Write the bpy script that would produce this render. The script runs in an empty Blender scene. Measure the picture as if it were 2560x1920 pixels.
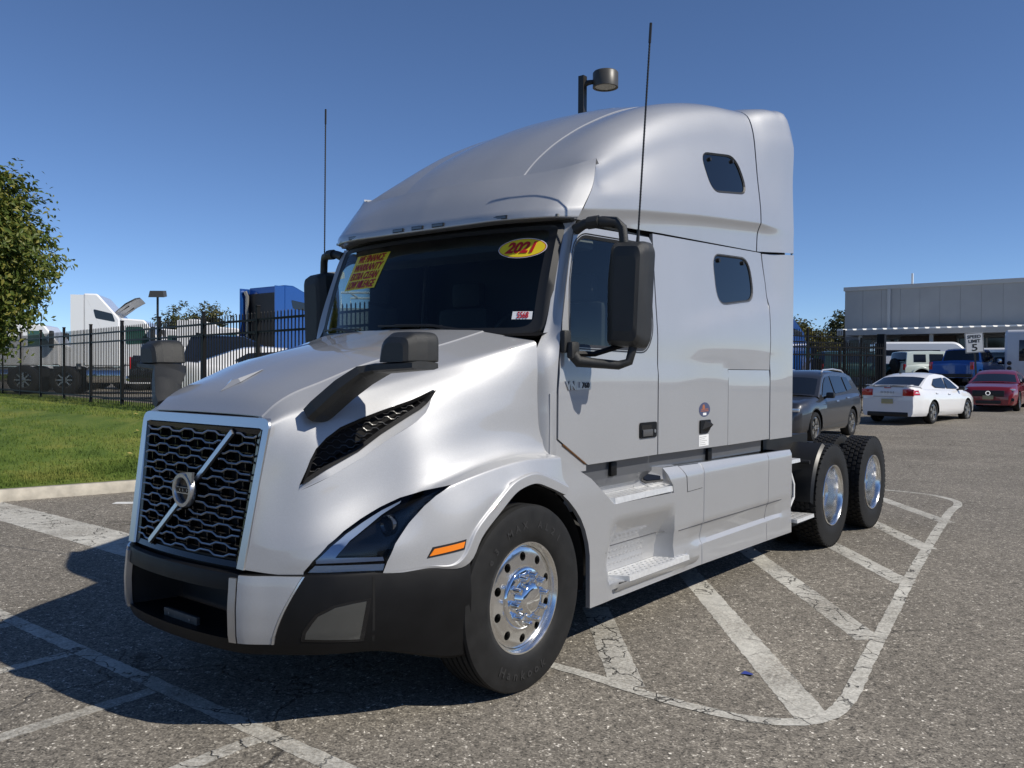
import bpy, bmesh, math, random
import numpy as np
from mathutils import Vector, Matrix
random.seed(7)
sc = bpy.context.scene
R = math.radians
# ---------- camera ----------
cd = bpy.data.cameras.new('camera'); cam = bpy.data.objects.new('camera', cd); sc.collection.objects.link(cam); sc.camera = cam
cd.sensor_width = 36; cd.lens = 29.89; cd.clip_end = 3000; cd.clip_start = .05
_y, _p, _r = .6730, -.0154, .0060
_f = Vector((-math.sin(_y)*math.cos(_p), math.cos(_y)*math.cos(_p), math.sin(_p)))
_rt = Vector((math.cos(_y), math.sin(_y), 0)); _up = _rt.cross(_f)
_x = _rt*math.cos(_r)+_up*math.sin(_r); _u = _up*math.cos(_r)-_rt*math.sin(_r)
_m = Matrix((_x, _u, -_f)).transposed().to_4x4(); _m.translation = (3.9346, -3.6241, 1.7287)
cam.matrix_world = _m
# ---------- sky and sun ----------
SAZ, SEL = R(13.5), R(42.5)          # sun direction: angle from +x towards +y, elevation
w = bpy.data.worlds.new('World'); sc.world = w; w.use_nodes = True
nt = w.node_tree; sky = nt.nodes.new('ShaderNodeTexSky'); sky.sky_type = 'NISHITA'; sky.sun_disc = False
sky.sun_elevation = SEL; sky.sun_rotation = R(90)-SAZ; sky.altitude = 0; sky.air_density = .6; sky.dust_density = 0; sky.ozone_density = 6.0
wb = nt.nodes.new('ShaderNodeVectorMath'); wb.operation = 'MULTIPLY'; wb.inputs[1].default_value = (1.0, 1.0, 1.02)      # camera white balance
nt.links.new(sky.outputs[0], wb.inputs[0]); nt.links.new(wb.outputs[0], nt.nodes['Background'].inputs[0]); nt.nodes['Background'].inputs[1].default_value = .122
sl = bpy.data.lights.new('sun', 'SUN'); sl.energy = 4.7; sl.angle = R(.53); sl.color = (1, .94, .84)
sun = bpy.data.objects.new('sun', sl); sc.collection.objects.link(sun)
sd = Vector((math.cos(SEL)*math.cos(SAZ), math.cos(SEL)*math.sin(SAZ), math.sin(SEL)))
sun.rotation_euler = (-sd).to_track_quat('-Z', 'Y').to_euler(); sun.location = (20, 5, 20)
sc.render.engine = 'CYCLES'
sc.view_settings.view_transform = 'Standard'; sc.view_settings.look = 'None'; sc.view_settings.exposure = 0; sc.view_settings.gamma = 1
sc.view_settings.use_curve_mapping = False
# ---------- helpers ----------
COL = sc.collection
def tag(o, label=None, cat=None, group=None, kind=None):
    for k, v in (('label', label), ('category', cat), ('group', group), ('kind', kind)):
        if v: o[k] = v
    return o
def empty(name, loc=(0, 0, 0), rz=0, **k):
    o = bpy.data.objects.new(name, None); COL.objects.link(o); o.location = loc; o.rotation_euler = (0, 0, rz); o.empty_display_size = .1
    return tag(o, **k)
def obj(name, me, mat=None, parent=None, **k):
    o = bpy.data.objects.new(name, me); COL.objects.link(o)
    if mat is not None and not me.materials:
        for q in (mat if isinstance(mat, (list, tuple)) else [mat]): me.materials.append(q)
    if parent: o.parent = parent
    return tag(o, **k)
def mk(verts, faces, smooth=30, mi=None):
    me = bpy.data.meshes.new('m'); me.from_pydata([tuple(map(float, v)) for v in verts], [], [tuple(f) for f in faces]); me.update()
    if mi is not None: me.polygons.foreach_set('material_index', mi)
    if smooth:
        me.polygons.foreach_set('use_smooth', [True]*len(me.polygons)); me.set_sharp_from_angle(angle=R(smooth))
    return me
class MB:
    """collects shapes into one mesh"""
    def __init__(s): s.v = []; s.f = []; s.m = []; s.i = 0
    def add(s, v, f):
        n = len(s.v); s.v += [tuple(map(float, q)) for q in v]; s.f += [tuple(n+j for j in q) for q in f]; s.m += [s.i]*len(f); return s
    def box(s, a, b, bev=0):
        (x0, y0, z0), (x1, y1, z1) = a, b
        x0, x1 = min(x0, x1), max(x0, x1); y0, y1 = min(y0, y1), max(y0, y1); z0, z1 = min(z0, z1), max(z0, z1)
        if not bev:
            return s.add([(x0, y0, z0), (x1, y0, z0), (x1, y1, z0), (x0, y1, z0), (x0, y0, z1), (x1, y0, z1), (x1, y1, z1), (x0, y1, z1)],
                         [(0, 3, 2, 1), (4, 5, 6, 7), (0, 1, 5, 4), (1, 2, 6, 5), (2, 3, 7, 6), (3, 0, 4, 7)])
        bm = bmesh.new(); bmesh.ops.create_cube(bm, size=1)
        for v in bm.verts: v.co = ((x0+x1)/2+v.co.x*(x1-x0), (y0+y1)/2+v.co.y*(y1-y0), (z0+z1)/2+v.co.z*(z1-z0))
        bmesh.ops.bevel(bm, geom=list(bm.edges), offset=bev, segments=2, affect='EDGES', profile=.6)
        bm.verts.index_update(); s.add([v.co[:] for v in bm.verts], [[v.index for v in f.verts] for f in bm.faces]); bm.free(); return s
    def prism(s, poly, h, axis='z', at=0):
        """polygon (2D, ccw) extruded from at to at+h; axis z:(x,y) x:(y,z) y:(x,z)"""
        def P(q, t): return {'z': (q[0], q[1], t), 'x': (t, q[0], q[1]), 'y': (q[0], t, q[1])}[axis]
        n = len(poly); v = [P(q, at) for q in poly]+[P(q, at+h) for q in poly]
        f = [tuple(range(n-1, -1, -1)), tuple(range(n, 2*n))]+[(i, (i+1) % n, n+(i+1) % n, n+i) for i in range(n)]
        return s.add(v, f)
    def tube(s, pts, r, n=8, cap=True):
        pts = [Vector(p) for p in pts]; k = len(pts); rr = r if isinstance(r, (list, tuple)) else [r]*k
        v = []; f = []; up = None
        for i, p in enumerate(pts):
            d = (pts[min(i+1, k-1)]-pts[max(i-1, 0)]).normalized()
            if up is None: up = Vector((0, 0, 1)) if abs(d.z) < .9 else Vector((1, 0, 0))
            a = d.cross(up).normalized(); b = a.cross(d).normalized(); up = b
            v += [p+(a*math.cos(t)+b*math.sin(t))*rr[i] for t in [2*math.pi*j/n for j in range(n)]]
        for i in range(k-1):
            for j in range(n): f.append((i*n+j, (i+1)*n+j, (i+1)*n+(j+1) % n, i*n+(j+1) % n))
        if cap: f += [tuple(range(n)), tuple(range(k*n-1, (k-1)*n-1, -1))]
        return s.add(v, f)
    def lathe(s, prof, n=32, axis='x', c=(0, 0, 0), closed=False):
        """profile (axial, radius)"""
        v = []; f = []; m = len(prof)
        for j in range(n):
            t = 2*math.pi*j/n; co, si = math.cos(t), math.sin(t)
            for a, r in prof:
                q = {'x': (a, r*co, r*si), 'y': (r*si, a, r*co), 'z': (r*co, r*si, a)}[axis]
                v.append((c[0]+q[0], c[1]+q[1], c[2]+q[2]))
        for j in range(n):
            k = (j+1) % n
            for i in range(m-1 if not closed else m):
                i2 = (i+1) % m; f.append((j*m+i, j*m+i2, k*m+i2, k*m+i))
        return s.add(v, f)
    def grid(s, G, flip=False):
        a, b = len(G), len(G[0]); v = [q for r in G for q in r]
        f = [(i*b+j, (i+1)*b+j, (i+1)*b+j+1, i*b+j+1) for i in range(a-1) for j in range(b-1)]
        return s.add(v, [q[::-1] for q in f] if flip else f)
    def xform(s, fn, start=0): s.v[start:] = [fn(q) for q in s.v[start:]]; return s
    def mesh(s, smooth=30): return mk(s.v, s.f, smooth, s.m if any(s.m) else None)
    def build(s, name, mat, parent=None, smooth=30, **k): return obj(name, s.mesh(smooth), mat, parent, **k)
def mirror_x(me):
    n = me.copy()
    for v in n.vertices: v.co.x = -v.co.x
    n.flip_normals(); return n
def rounded(poly, r, n=5):
    """polygon with rounded corners"""
    out = []; m = len(poly)
    for i in range(m):
        p = Vector(poly[i]); a = Vector(poly[i-1])-p; b = Vector(poly[(i+1) % m])-p
        k = r[i] if isinstance(r, (list, tuple)) else r
        k = min(k, a.length*.48, b.length*.48)
        if k < 1e-4: out.append(tuple(p)); continue
        e = p+a.normalized()*k; g = p+b.normalized()*k
        for j in range(n+1):
            t = j/n; out.append(tuple((1-t)**2*e+2*t*(1-t)*p+t*t*g))
    return out
def inside(q, poly):
    x, y = q; c = False; n = len(poly); j = n-1
    for i in range(n):
        xi, yi = poly[i][:2]; xj, yj = poly[j][:2]
        if (yi > y) != (yj > y) and x < (xj-xi)*(y-yi)/(yj-yi)+xi: c = not c
        j = i
    return c
def cut(bm, poly, keep_in, ia=1, ib=2, pad=.03):
    """slice a bmesh along the edges of a polygon drawn in axes (ia, ib), then keep its inside or outside"""
    n = len(poly)
    for i in range(n):
        a = poly[i]; b = poly[(i+1) % n]; d = (b[0]-a[0], b[1]-a[1])
        if abs(d[0])+abs(d[1]) < 1e-6: continue
        lo = [min(a[0], b[0])-pad, min(a[1], b[1])-pad]; hi = [max(a[0], b[0])+pad, max(a[1], b[1])+pad]
        fs = []
        for f in bm.faces:
            us = [v.co[ia] for v in f.verts]; ws = [v.co[ib] for v in f.verts]
            if max(us) > lo[0] and min(us) < hi[0] and max(ws) > lo[1] and min(ws) < hi[1]: fs.append(f)
        if not fs: continue
        co = [0, 0, 0]; no = [0, 0, 0]; co[ia], co[ib] = a; no[ia], no[ib] = -d[1], d[0]
        es = {e for f in fs for e in f.edges}; vs = {v for f in fs for v in f.verts}
        bmesh.ops.bisect_plane(bm, geom=list(vs)+list(es)+fs, plane_co=co, plane_no=no, dist=1e-5)
    kill = [f for f in bm.faces if inside((f.calc_center_median()[ia], f.calc_center_median()[ib]), poly) != keep_in]
    bmesh.ops.delete(bm, geom=kill, context='FACES')
def bm_mesh(bm, smooth=30):
    bmesh.ops.remove_doubles(bm, verts=bm.verts, dist=2e-5)
    me = bpy.data.meshes.new('m'); bm.to_mesh(me); bm.free()
    me.polygons.foreach_set('use_smooth', [True]*len(me.polygons))
    if smooth: me.set_sharp_from_angle(angle=R(smooth))
    return me
def rim_edge(bm, depth, fn=None):
    """turn the open border inwards so that a panel shows its thickness"""
    be = [e for e in bm.edges if e.is_boundary]
    r = bmesh.ops.extrude_edge_only(bm, edges=be)
    for v in [g for g in r['geom'] if isinstance(g, bmesh.types.BMVert)]: v.co = fn(v.co) if fn else (v.co.x-depth, v.co.y, v.co.z)
def patch(poly, xf, holes=(), step=.05, lip=.025):
    """side panel: polygon in (y,z) lying on the surface x = xf(y,z), with holes"""
    ys = [q[0] for q in poly]; zs = [q[1] for q in poly]
    na = max(2, int((max(ys)-min(ys))/step)+1); nb = max(2, int((max(zs)-min(zs))/step)+1)
    Y = np.linspace(min(ys), max(ys), na); Z = np.linspace(min(zs), max(zs), nb)
    bm = bmesh.new(); g = [[bm.verts.new((0, y, z)) for z in Z] for y in Y]
    for i in range(na-1):
        for j in range(nb-1): bm.faces.new((g[i][j], g[i+1][j], g[i+1][j+1], g[i][j+1]))
    cut(bm, poly, True)
    for h in holes: cut(bm, h, False)
    for v in bm.verts: v.co.x = xf(v.co.y, v.co.z)
    if lip: rim_edge(bm, lip)
    return bm_mesh(bm, 28)
def text(body, size, mat, parent=None, name='lettering', mw=None, depth=.0015, bold=0, sx=1, shear=0, align='CENTER'):
    cu = bpy.data.curves.new('t', 'FONT'); cu.body = body; cu.size = size; cu.extrude = depth; cu.offset = bold; cu.align_x = align; cu.align_y = 'CENTER'; cu.shear = shear
    cu.resolution_u = 3
    t = bpy.data.objects.new('t', cu); COL.objects.link(t); dg = bpy.context.evaluated_depsgraph_get()
    me = bpy.data.meshes.new_from_object(t.evaluated_get(dg)); bpy.data.objects.remove(t); me.materials.clear()
    M = Matrix.Diagonal((sx, 1, 1, 1))
    me.transform((mw if mw is not None else Matrix())@M)
    return obj(name, me, mat, parent)
def frame(o, x, y):
    """matrix with origin o, local x and y axes"""
    x = Vector(x).normalized(); z = x.cross(Vector(y)).normalized(); y = z.cross(x)
    m = Matrix((x, y, z)).transposed().to_4x4(); m.translation = Vector(o); return m
def copy_tree(o, parent=None):
    c = o.copy(); COL.objects.link(c); c.parent = parent
    for ch in o.children: copy_tree(ch, c)
    return c
# ---------- materials ----------
MATS = {}
def mat(name, col, rough=.5, metal=0, coat=0, spec=.5, coat_r=.03, noise=None, bump=None, emit=None, ior=None):
    """noise=(scale, amount): brightness mottling; bump=(scale, strength)"""
    if name in MATS: return MATS[name]
    m = bpy.data.materials.new(name); m.use_nodes = True; t = m.node_tree; b = t.nodes['Principled BSDF']
    c = tuple(col)+(1,) if len(col) == 3 else col
    b.inputs['Base Color'].default_value = c; b.inputs['Roughness'].default_value = rough; b.inputs['Metallic'].default_value = metal
    b.inputs['Coat Weight'].default_value = coat; b.inputs['Coat Roughness'].default_value = coat_r; b.inputs['Specular IOR Level'].default_value = spec
    if ior: b.inputs['IOR'].default_value = ior
    tc = None
    if noise or bump: tc = t.nodes.new('ShaderNodeTexCoord')
    if noise:
        n = t.nodes.new('ShaderNodeTexNoise'); n.inputs['Scale'].default_value = noise[0]; n.inputs['Detail'].default_value = 6
        t.links.new(tc.outputs['Object'], n.inputs['Vector'])
        r = t.nodes.new('ShaderNodeMapRange'); r.inputs[1].default_value = .3; r.inputs[2].default_value = .7; r.inputs[3].default_value = 1-noise[1]; r.inputs[4].default_value = 1+noise[1]
        t.links.new(n.outputs['Fac'], r.inputs[0])
        x = t.nodes.new('ShaderNodeVectorMath'); x.operation = 'SCALE'; x.inputs[0].default_value = c[:3]; t.links.new(r.outputs[0], x.inputs[3])
        t.links.new(x.outputs[0], b.inputs['Base Color'])
        r2 = t.nodes.new('ShaderNodeMapRange'); r2.inputs[3].default_value = max(0, rough-.08); r2.inputs[4].default_value = min(1, rough+.08)
        t.links.new(n.outputs['Fac'], r2.inputs[0]); t.links.new(r2.outputs[0], b.inputs['Roughness'])
    if bump:
        n = t.nodes.new('ShaderNodeTexNoise'); n.inputs['Scale'].default_value = bump[0]; n.inputs['Detail'].default_value = 3
        t.links.new(tc.outputs['Object'], n.inputs['Vector'])
        bn = t.nodes.new('ShaderNodeBump'); bn.inputs['Strength'].default_value = bump[1]; bn.inputs['Distance'].default_value = .01
        t.links.new(n.outputs['Fac'], bn.inputs['Height']); t.links.new(bn.outputs[0], b.inputs['Normal'])
    if emit: b.inputs['Emission Color'].default_value = tuple(emit[:3])+(1,); b.inputs['Emission Strength'].default_value = emit[3]
    MATS[name] = m; return m
def glass(name, tint, ior=1.5, rough=0.0):
    """thin pane: clear or tinted see-through with mirror reflection by Fresnel"""
    m = bpy.data.materials.new(name); m.use_nodes = True; t = m.node_tree; t.nodes.remove(t.nodes['Principled BSDF'])
    o = t.nodes['Material Output']; tr = t.nodes.new('ShaderNodeBsdfTransparent'); tr.inputs[0].default_value = tuple(tint)+(1,)
    gl = t.nodes.new('ShaderNodeBsdfGlossy'); gl.inputs['Roughness'].default_value = rough
    fr = t.nodes.new('ShaderNodeFresnel'); fr.inputs[0].default_value = ior
    mx = t.nodes.new('ShaderNodeMixShader'); t.links.new(fr.outputs[0], mx.inputs[0]); t.links.new(tr.outputs[0], mx.inputs[1]); t.links.new(gl.outputs[0], mx.inputs[2])
    t.links.new(mx.outputs[0], o.inputs[0]); return m
def paint(name, col, metal=.6, rough=.36, flake=True):
    """car paint: fine metallic flake under clear coat, with very slight waviness"""
    m = mat(name, col, rough, metal, 1.0, .5, .02); t = m.node_tree; b = t.nodes['Principled BSDF']
    tc = t.nodes.new('ShaderNodeTexCoord')
    if flake:
        v = t.nodes.new('ShaderNodeTexVoronoi'); v.inputs['Scale'].default_value = 900; t.links.new(tc.outputs['Object'], v.inputs['Vector'])
        mr = t.nodes.new('ShaderNodeMapRange'); mr.inputs[3].default_value = .86; mr.inputs[4].default_value = 1.12; t.links.new(v.outputs['Color'], mr.inputs[0])
        n = t.nodes.new('ShaderNodeTexNoise'); n.inputs['Scale'].default_value = 2.2; n.inputs['Detail'].default_value = 5; t.links.new(tc.outputs['Object'], n.inputs['Vector'])
        m2 = t.nodes.new('ShaderNodeMapRange'); m2.inputs[3].default_value = .94; m2.inputs[4].default_value = 1.05; t.links.new(n.outputs['Fac'], m2.inputs[0])
        mu = t.nodes.new('ShaderNodeMath'); mu.operation = 'MULTIPLY'; t.links.new(mr.outputs[0], mu.inputs[0]); t.links.new(m2.outputs[0], mu.inputs[1])
        x = t.nodes.new('ShaderNodeVectorMath'); x.operation = 'SCALE'; x.inputs[0].default_value = col; t.links.new(mu.outputs[0], x.inputs[3]); t.links.new(x.outputs[0], b.inputs['Base Color'])
    return m
SILVER = paint('silver_paint', (.43, .436, .446), .50, .52)
BLACKP = mat('black_plastic', (.006, .006, .0065), .48, spec=.22, noise=(9, .15), bump=(700, .12))
GREYP = mat('grey_textured_plastic', (.020, .021, .021), .5, noise=(7, .2), bump=(600, .3))
GLOSSB = mat('gloss_black', (.008, .008, .009), .18)
RUBBER = mat('tyre_rubber', (.009, .009, .009), .65, spec=.35, noise=(14, .3), bump=(220, .15))
SEAL = mat('rubber_seal', (.010, .010, .010), .5)
CHROME = mat('chrome', (.86, .87, .88), .05, 1)
ALU = mat('polished_aluminium', (.80, .80, .79), .2, 1, noise=(16, .06))
ALUT = mat('tread_aluminium', (.80, .80, .79), .42, .55, noise=(30, .08))
BRUSH = mat('satin_trim', (.50, .51, .53), .3, .9)
DARKM = mat('dark_frame_metal', (.014, .014, .014), .6, noise=(8, .3))
VOID = mat('dark_interior', (.004, .004, .004), .9)
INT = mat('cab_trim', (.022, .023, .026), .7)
AMBER = mat('amber_lens', (.85, .22, .01), .12, coat=1)
REDL = mat('red_lens', (.45, .01, .01), .15, coat=1)
LENS = mat('clear_lens', (.7, .72, .74), .08, .5, coat=1)
WHITE = mat('white_paint', (.80, .80, .79), .3, coat=.6)
YELLOW = mat('sticker_yellow', (.80, .62, .02), .4)
REDT = mat('sticker_red', (.45, .012, .015), .4)
STW = mat('sticker_white', (.75, .76, .76), .45)
STB = mat('sticker_blue', (.06, .07, .14), .4)
GLASSW = glass('windshield_glass', (.62, .72, .72), 1.5)
GLASSD = mat('privacy_glass', (.004, .005, .006), .02, spec=.5, coat=0)
GLASST = glass('side_glass', (.66, .76, .76), 1.5)
# ---------- shape maths (numpy only) ----------
def spl(pts, s):
    """nonuniform Catmull-Rom through rows (s,x,y,z)"""
    P = np.array(pts, float); k = P[:, 0]; V = P[:, 1:]
    n = len(k); m = np.zeros_like(V)
    for i in range(n):
        if i == 0: m[i] = (V[1]-V[0])/(k[1]-k[0])
        elif i == n-1: m[i] = (V[-1]-V[-2])/(k[-1]-k[-2])
        else:
            a = k[i]-k[i-1]; b = k[i+1]-k[i]
            m[i] = ((V[i]-V[i-1])/a*b+(V[i+1]-V[i])/b*a)/(a+b)
    s = np.clip(np.asarray(s, float), k[0], k[-1])
    i = np.clip(np.searchsorted(k, s, 'right')-1, 0, n-2)
    h = (k[i+1]-k[i])[:, None]; t = ((s-k[i]))[:, None]/h
    return ((2*t**3-3*t**2+1)*V[i]+(t**3-2*t**2+t)*h*m[i]+(-2*t**3+3*t**2)*V[i+1]+(t**3-t**2)*h*m[i+1])
def resamp(P, n):
    d = np.r_[0, np.cumsum(np.linalg.norm(np.diff(P, axis=0), axis=1))]
    if d[-1] < 1e-9: return np.repeat(P[:1], n, 0)
    u = np.linspace(0, d[-1], n)
    return np.stack([np.interp(u, d, P[:, j]) for j in range(P.shape[1])], 1)
def trim(P, r, end):
    d = np.r_[0, np.cumsum(np.linalg.norm(np.diff(P, axis=0), axis=1))]
    r = min(r, d[-1]*.45); L = d[-1]
    u = np.linspace(0, L-r, 24) if end else np.linspace(r, L, 24)
    return np.stack([np.interp(u, d, P[:, j]) for j in range(3)], 1)
def crossec(Q, sharp, nseg):
    """Q control points of one section; sharp {index: fillet radius}; nseg samples per span"""
    n = len(Q); cuts = [0]+sorted(i for i in sharp if 0 < i < n-1)+[n-1]
    runs = []
    for a, b in zip(cuts[:-1], cuts[1:]):
        q = Q[a:b+1]
        if len(q) == 2: C = np.linspace(0, 1, 40)[:, None]*(q[1]-q[0])+q[0]
        else:
            k = np.r_[0, np.cumsum(np.maximum(np.linalg.norm(np.diff(q, axis=0), axis=1), 1e-5)**.6)]
            C = spl(np.c_[k, q], np.linspace(0, k[-1], 20*(b-a)))
        runs.append([C, b-a])
    out = []
    for j, (C, m) in enumerate(runs):
        r0 = sharp.get(cuts[j], 0) if j else 0
        r1 = sharp.get(cuts[j+1], 0) if j < len(runs)-1 else 0
        D = C
        if r0 > 0: D = trim(D, r0, False)
        if r1 > 0: D = trim(D, r1, True)
        D = resamp(D, m*nseg+1)
        out.append((D, Q[cuts[j+1]], r1))
    pts = []
    for j, (D, c, r1) in enumerate(out):
        if j and out[j-1][2] == 0: D = D[1:]
        pts.append(D)
        if j < len(out)-1 and r1 > 0:
            e = D[-1]; f = out[j+1][0][0]
            for t in (.2, .4, .6, .8): pts.append((((1-t)**2)*e+2*t*(1-t)*c+t*t*f)[None])
    return np.concatenate(pts)
def loft(lines, s, sharp={}, nseg=6):
    L = [spl(l, s) for l in lines]
    return np.stack([crossec(np.array([l[i] for l in L]), sharp, nseg) for i in range(len(s))])   # (ns, nt, 3)
# hood: feature lines (s, x, y, z), from the middle ridge out and down to the wheel arch
HOOD = [
 [(0,0,-1.205,1.512),(0.1,0,-1.15,1.582),(0.25,0,-1.06,1.645),(0.45,0,-0.9,1.712),(1,0,-0.58,1.825),(1.5,0,-0.17,1.918),(2,0,0.1,1.985)],
 [(0,0.26,-1.205,1.511),(0.1,0.265,-1.15,1.578),(0.25,0.27,-1.06,1.638),(0.45,0.29,-0.9,1.703),(1,0.32,-0.58,1.815),(1.5,0.35,-0.17,1.908),(2,0.38,0.11,1.98)],
 [(0,0.482,-1.205,1.507),(0.1,0.492,-1.15,1.556),(0.25,0.506,-1.06,1.61),(0.45,0.532,-0.905,1.668),(1,0.587,-0.584,1.78),(1.5,0.657,-0.17,1.873),(2,0.71,0.145,1.962)],
 [(0,0.575,-1.212,1.482),(0.1,0.591,-1.149,1.511),(0.25,0.625,-1.037,1.55),(0.45,0.672,-0.897,1.599),(1,0.785,-0.57,1.69),(1.5,0.88,-0.17,1.79),(2,1.02,0.253,1.9)],
 [(0,0.568,-1.235,1.36),(0.1,0.609,-1.179,1.371),(0.25,0.684,-1.06,1.405),(0.45,0.747,-0.889,1.466),(1,0.875,-0.55,1.595),(1.5,0.945,-0.15,1.7),(2,1.035,0.245,1.75)],
 [(0,0.558,-1.265,1.2),(0.1,0.607,-1.205,1.192),(0.25,0.707,-1.087,1.209),(0.45,0.791,-0.874,1.291),(1,0.935,-0.55,1.43),(1.5,0.99,-0.15,1.53),(2,1.04,0.24,1.55)],
 [(0,0.548,-1.29,1.05),(0.1,0.613,-1.227,1.028),(0.25,0.729,-1.107,1.032),(0.45,0.824,-0.893,1.1),(1,0.985,-0.55,1.265),(1.5,1.02,-0.12,1.35),(2,1.05,0.26,1.36)],
 [(0,0.54,-1.31,0.92),(0.1,0.63,-1.242,0.895),(0.25,0.76,-1.128,0.908),(0.45,0.895,-0.914,0.975),(1,1.085,-0.53,1.16),(1.5,1.125,-0.06,1.243),(2,1.12,0.36,1.235)],
 [(0,0.533,-1.32,0.85),(0.1,0.63,-1.247,0.834),(0.25,0.77,-1.133,0.836),(0.45,0.94,-0.913,0.877),(0.7,1.06,-0.694,0.907),(1,1.14,-0.47,1),(1.2,1.15,-0.29,1.09),(1.5,1.155,-0.01,1.165),(1.75,1.15,0.17,1.15),(2,1.135,0.368,1.11)],
 [(0,0.53,-1.325,0.8),(0.1,0.63,-1.249,0.783),(0.25,0.77,-1.133,0.774),(0.45,0.95,-0.912,0.764),(0.7,1.07,-0.694,0.775),(1,1.15,-0.445,0.797),(1.1,1.158,-0.38,0.9),(1.2,1.16,-0.245,1),(1.5,1.16,-0.045,1.108),(1.65,1.158,0.07,1.118),(1.8,1.15,0.19,1.085),(2,1.14,0.37,1.02)],
]
def hood_lines():
    """adds the crease step, the groove above the fender crest and the proud lip round the wheel arch"""
    H = HOOD; out = H[:3]+[[(q[0], q[1]+.009, q[2]+.001, q[3]-.0075) for q in H[2]]]+H[3:7]
    ss = sorted({q[0] for q in H[6]} | {q[0] for q in H[7]}); a = spl(H[6], ss); b = spl(H[7], ss); g = []
    for s, p, q in zip(ss, a, b):
        k = min(1, max(0, (s-.3)/.5)); m = p*.30+q*.70; g.append((s, m[0]-.022*k, m[1], m[2]-.016*k))
    out += [g, H[7], H[8]]
    l7 = H[9]; la = []; lb = []; lc = []
    for s, x, y, z in l7:
        k = min(1, max(0, (s-.7)/.3)); r = np.array([y, z-.505]); r = r/np.linalg.norm(r)
        la.append((s, x-.003*k, y+r[0]*.062*k, z+r[1]*.062*k+.012*(1-k))); lb.append((s, x+.009*k, y+r[0]*.052*k, z+r[1]*.052*k+.008*(1-k))); lc.append((s, x+.011*k, y, z))
    return out+[la, lb, lc]
HSHARP = {2: .002, 3: .004, 4: .025, 9: .010, 11: .004, 12: .004}
# ---------- the silver truck ----------
T = empty('semi_truck', (0, 0, 0), label='large silver sleeper semi truck parked across white hatched lines', cat='truck')
def both(name, me, mt, parent=None, **k):
    p = parent if isinstance(parent, (list, tuple)) else (parent, parent)
    return obj(name, me, mt, p[0] or T, **k), obj(name, mirror_x(me), mt, p[1] or T, **k)
def sst(a, b, x):
    t = min(1, max(0, (x-a)/(b-a))); return t*t*(3-2*t)
# hood with openings for the side vents and the headlights
VENT = [(-1.132,1.187),(-1.102,1.255),(-1.083,1.303),(-1.055,1.354),(-1.006,1.403),(-.935,1.451),(-.836,1.492),(-.727,1.533),(-.584,1.581),(-.459,1.629),(-.486,1.592),(-.514,1.562),(-.546,1.537),(-.609,1.501),(-.748,1.418),(-.862,1.338),(-1.013,1.258)]
HEAD = [(-1.162,.75),(-1.158,.794),(-1.128,.845),(-1.068,.914),(-.996,.970),(-.916,1.018),(-.822,1.069),(-.735,1.110),(-.637,1.140),(-.524,1.163),(-.613,1.116),(-.67,1.072),(-.744,.996),(-.818,.904),(-.857,.826),(-.885,.75)]
def below(q, d): return (q[0]+d*.45, q[1]-d)
VCUT = VENT[:10]+[below(q, .006+.026*min(1, i/3)) for i, q in enumerate(VENT[10:])]+[(-1.136, 1.160)]
SS = np.unique(np.r_[np.linspace(0, .5, 26), np.linspace(.5, 2, 52)])
HG = loft(hood_lines(), SS, HSHARP, 7)
def hood_bm():
    bm = bmesh.new(); a, b, _ = HG.shape
    g = [[bm.verts.new(HG[i, j]) for j in range(b)] for i in range(a)]
    for i in range(a-1):
        for j in range(b-1): bm.faces.new((g[i][j], g[i][j+1], g[i+1][j+1], g[i+1][j]))
    bmesh.ops.recalc_face_normals(bm, faces=bm.faces)
    return bm
def flipfix(bm):
    c = sum((f.normal.x*f.calc_area() for f in bm.faces))
    if c < 0: bmesh.ops.reverse_faces(bm, faces=bm.faces)
bm = hood_bm(); cut(bm, VCUT, False); cut(bm, HEAD, False)
bm.normal_update(); flipfix(bm)
be = [e for e in bm.edges if e.is_boundary and not all(abs(v.co.x) < 1e-4 for v in e.verts)]
r = bmesh.ops.extrude_edge_only(bm, edges=be)
for v in [g for g in r['geom'] if isinstance(g, bmesh.types.BMVert)]:
    v.co = (v.co.x-.028*(v.co.x > .02), v.co.y+(.03 if v.co.y < -.4 and v.co.z < 1.3 else 0), v.co.z+(.006 if v.co.z < .95 else -.004))
half = bm_mesh(bm, 30)
bm = bmesh.new(); bm.from_mesh(half); m2 = mirror_x(half); bm.from_mesh(m2)
hood = obj('hood', bm_mesh(bm, 30), SILVER, T)
def inset_part(poly, off):
    bm = hood_bm(); cut(bm, poly, True); bm.normal_update(); flipfix(bm)
    for v in bm.verts: v.co = v.co+Vector(off)
    return bm
# side vents: dark pocket, rim and wavy mesh
def fitplane(pts3):
    A = np.c_[np.ones(len(pts3)), [q[1] for q in pts3], [q[2] for q in pts3]]
    return np.linalg.lstsq(A, np.array([q[0] for q in pts3]), rcond=None)[0]
VP = fitplane([(.676,-1.132,1.187),(.701,-1.055,1.354),(.73,-.935,1.451),(.764,-.836,1.492),(.811,-.727,1.533),(.867,-.584,1.581),(.89,-.459,1.629),(.902,-.546,1.537),(.888,-.609,1.501),(.833,-.748,1.418),(.788,-.862,1.338),(.737,-1.013,1.258)])
vx = lambda y, z: VP[0]+VP[1]*y+VP[2]*z
bm = inset_part(VENT, (-.05, .02, 0)); vb = both('vent_pocket', bm_mesh(bm), VOID)
mb = MB(); n = len(VENT)
cen = (sum(q[0] for q in VENT)/n, sum(q[1] for q in VENT)/n)
def shrink(q, k): return (q[0]+(cen[0]-q[0])*k, q[1]+(cen[1]-q[1])*k)
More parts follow.
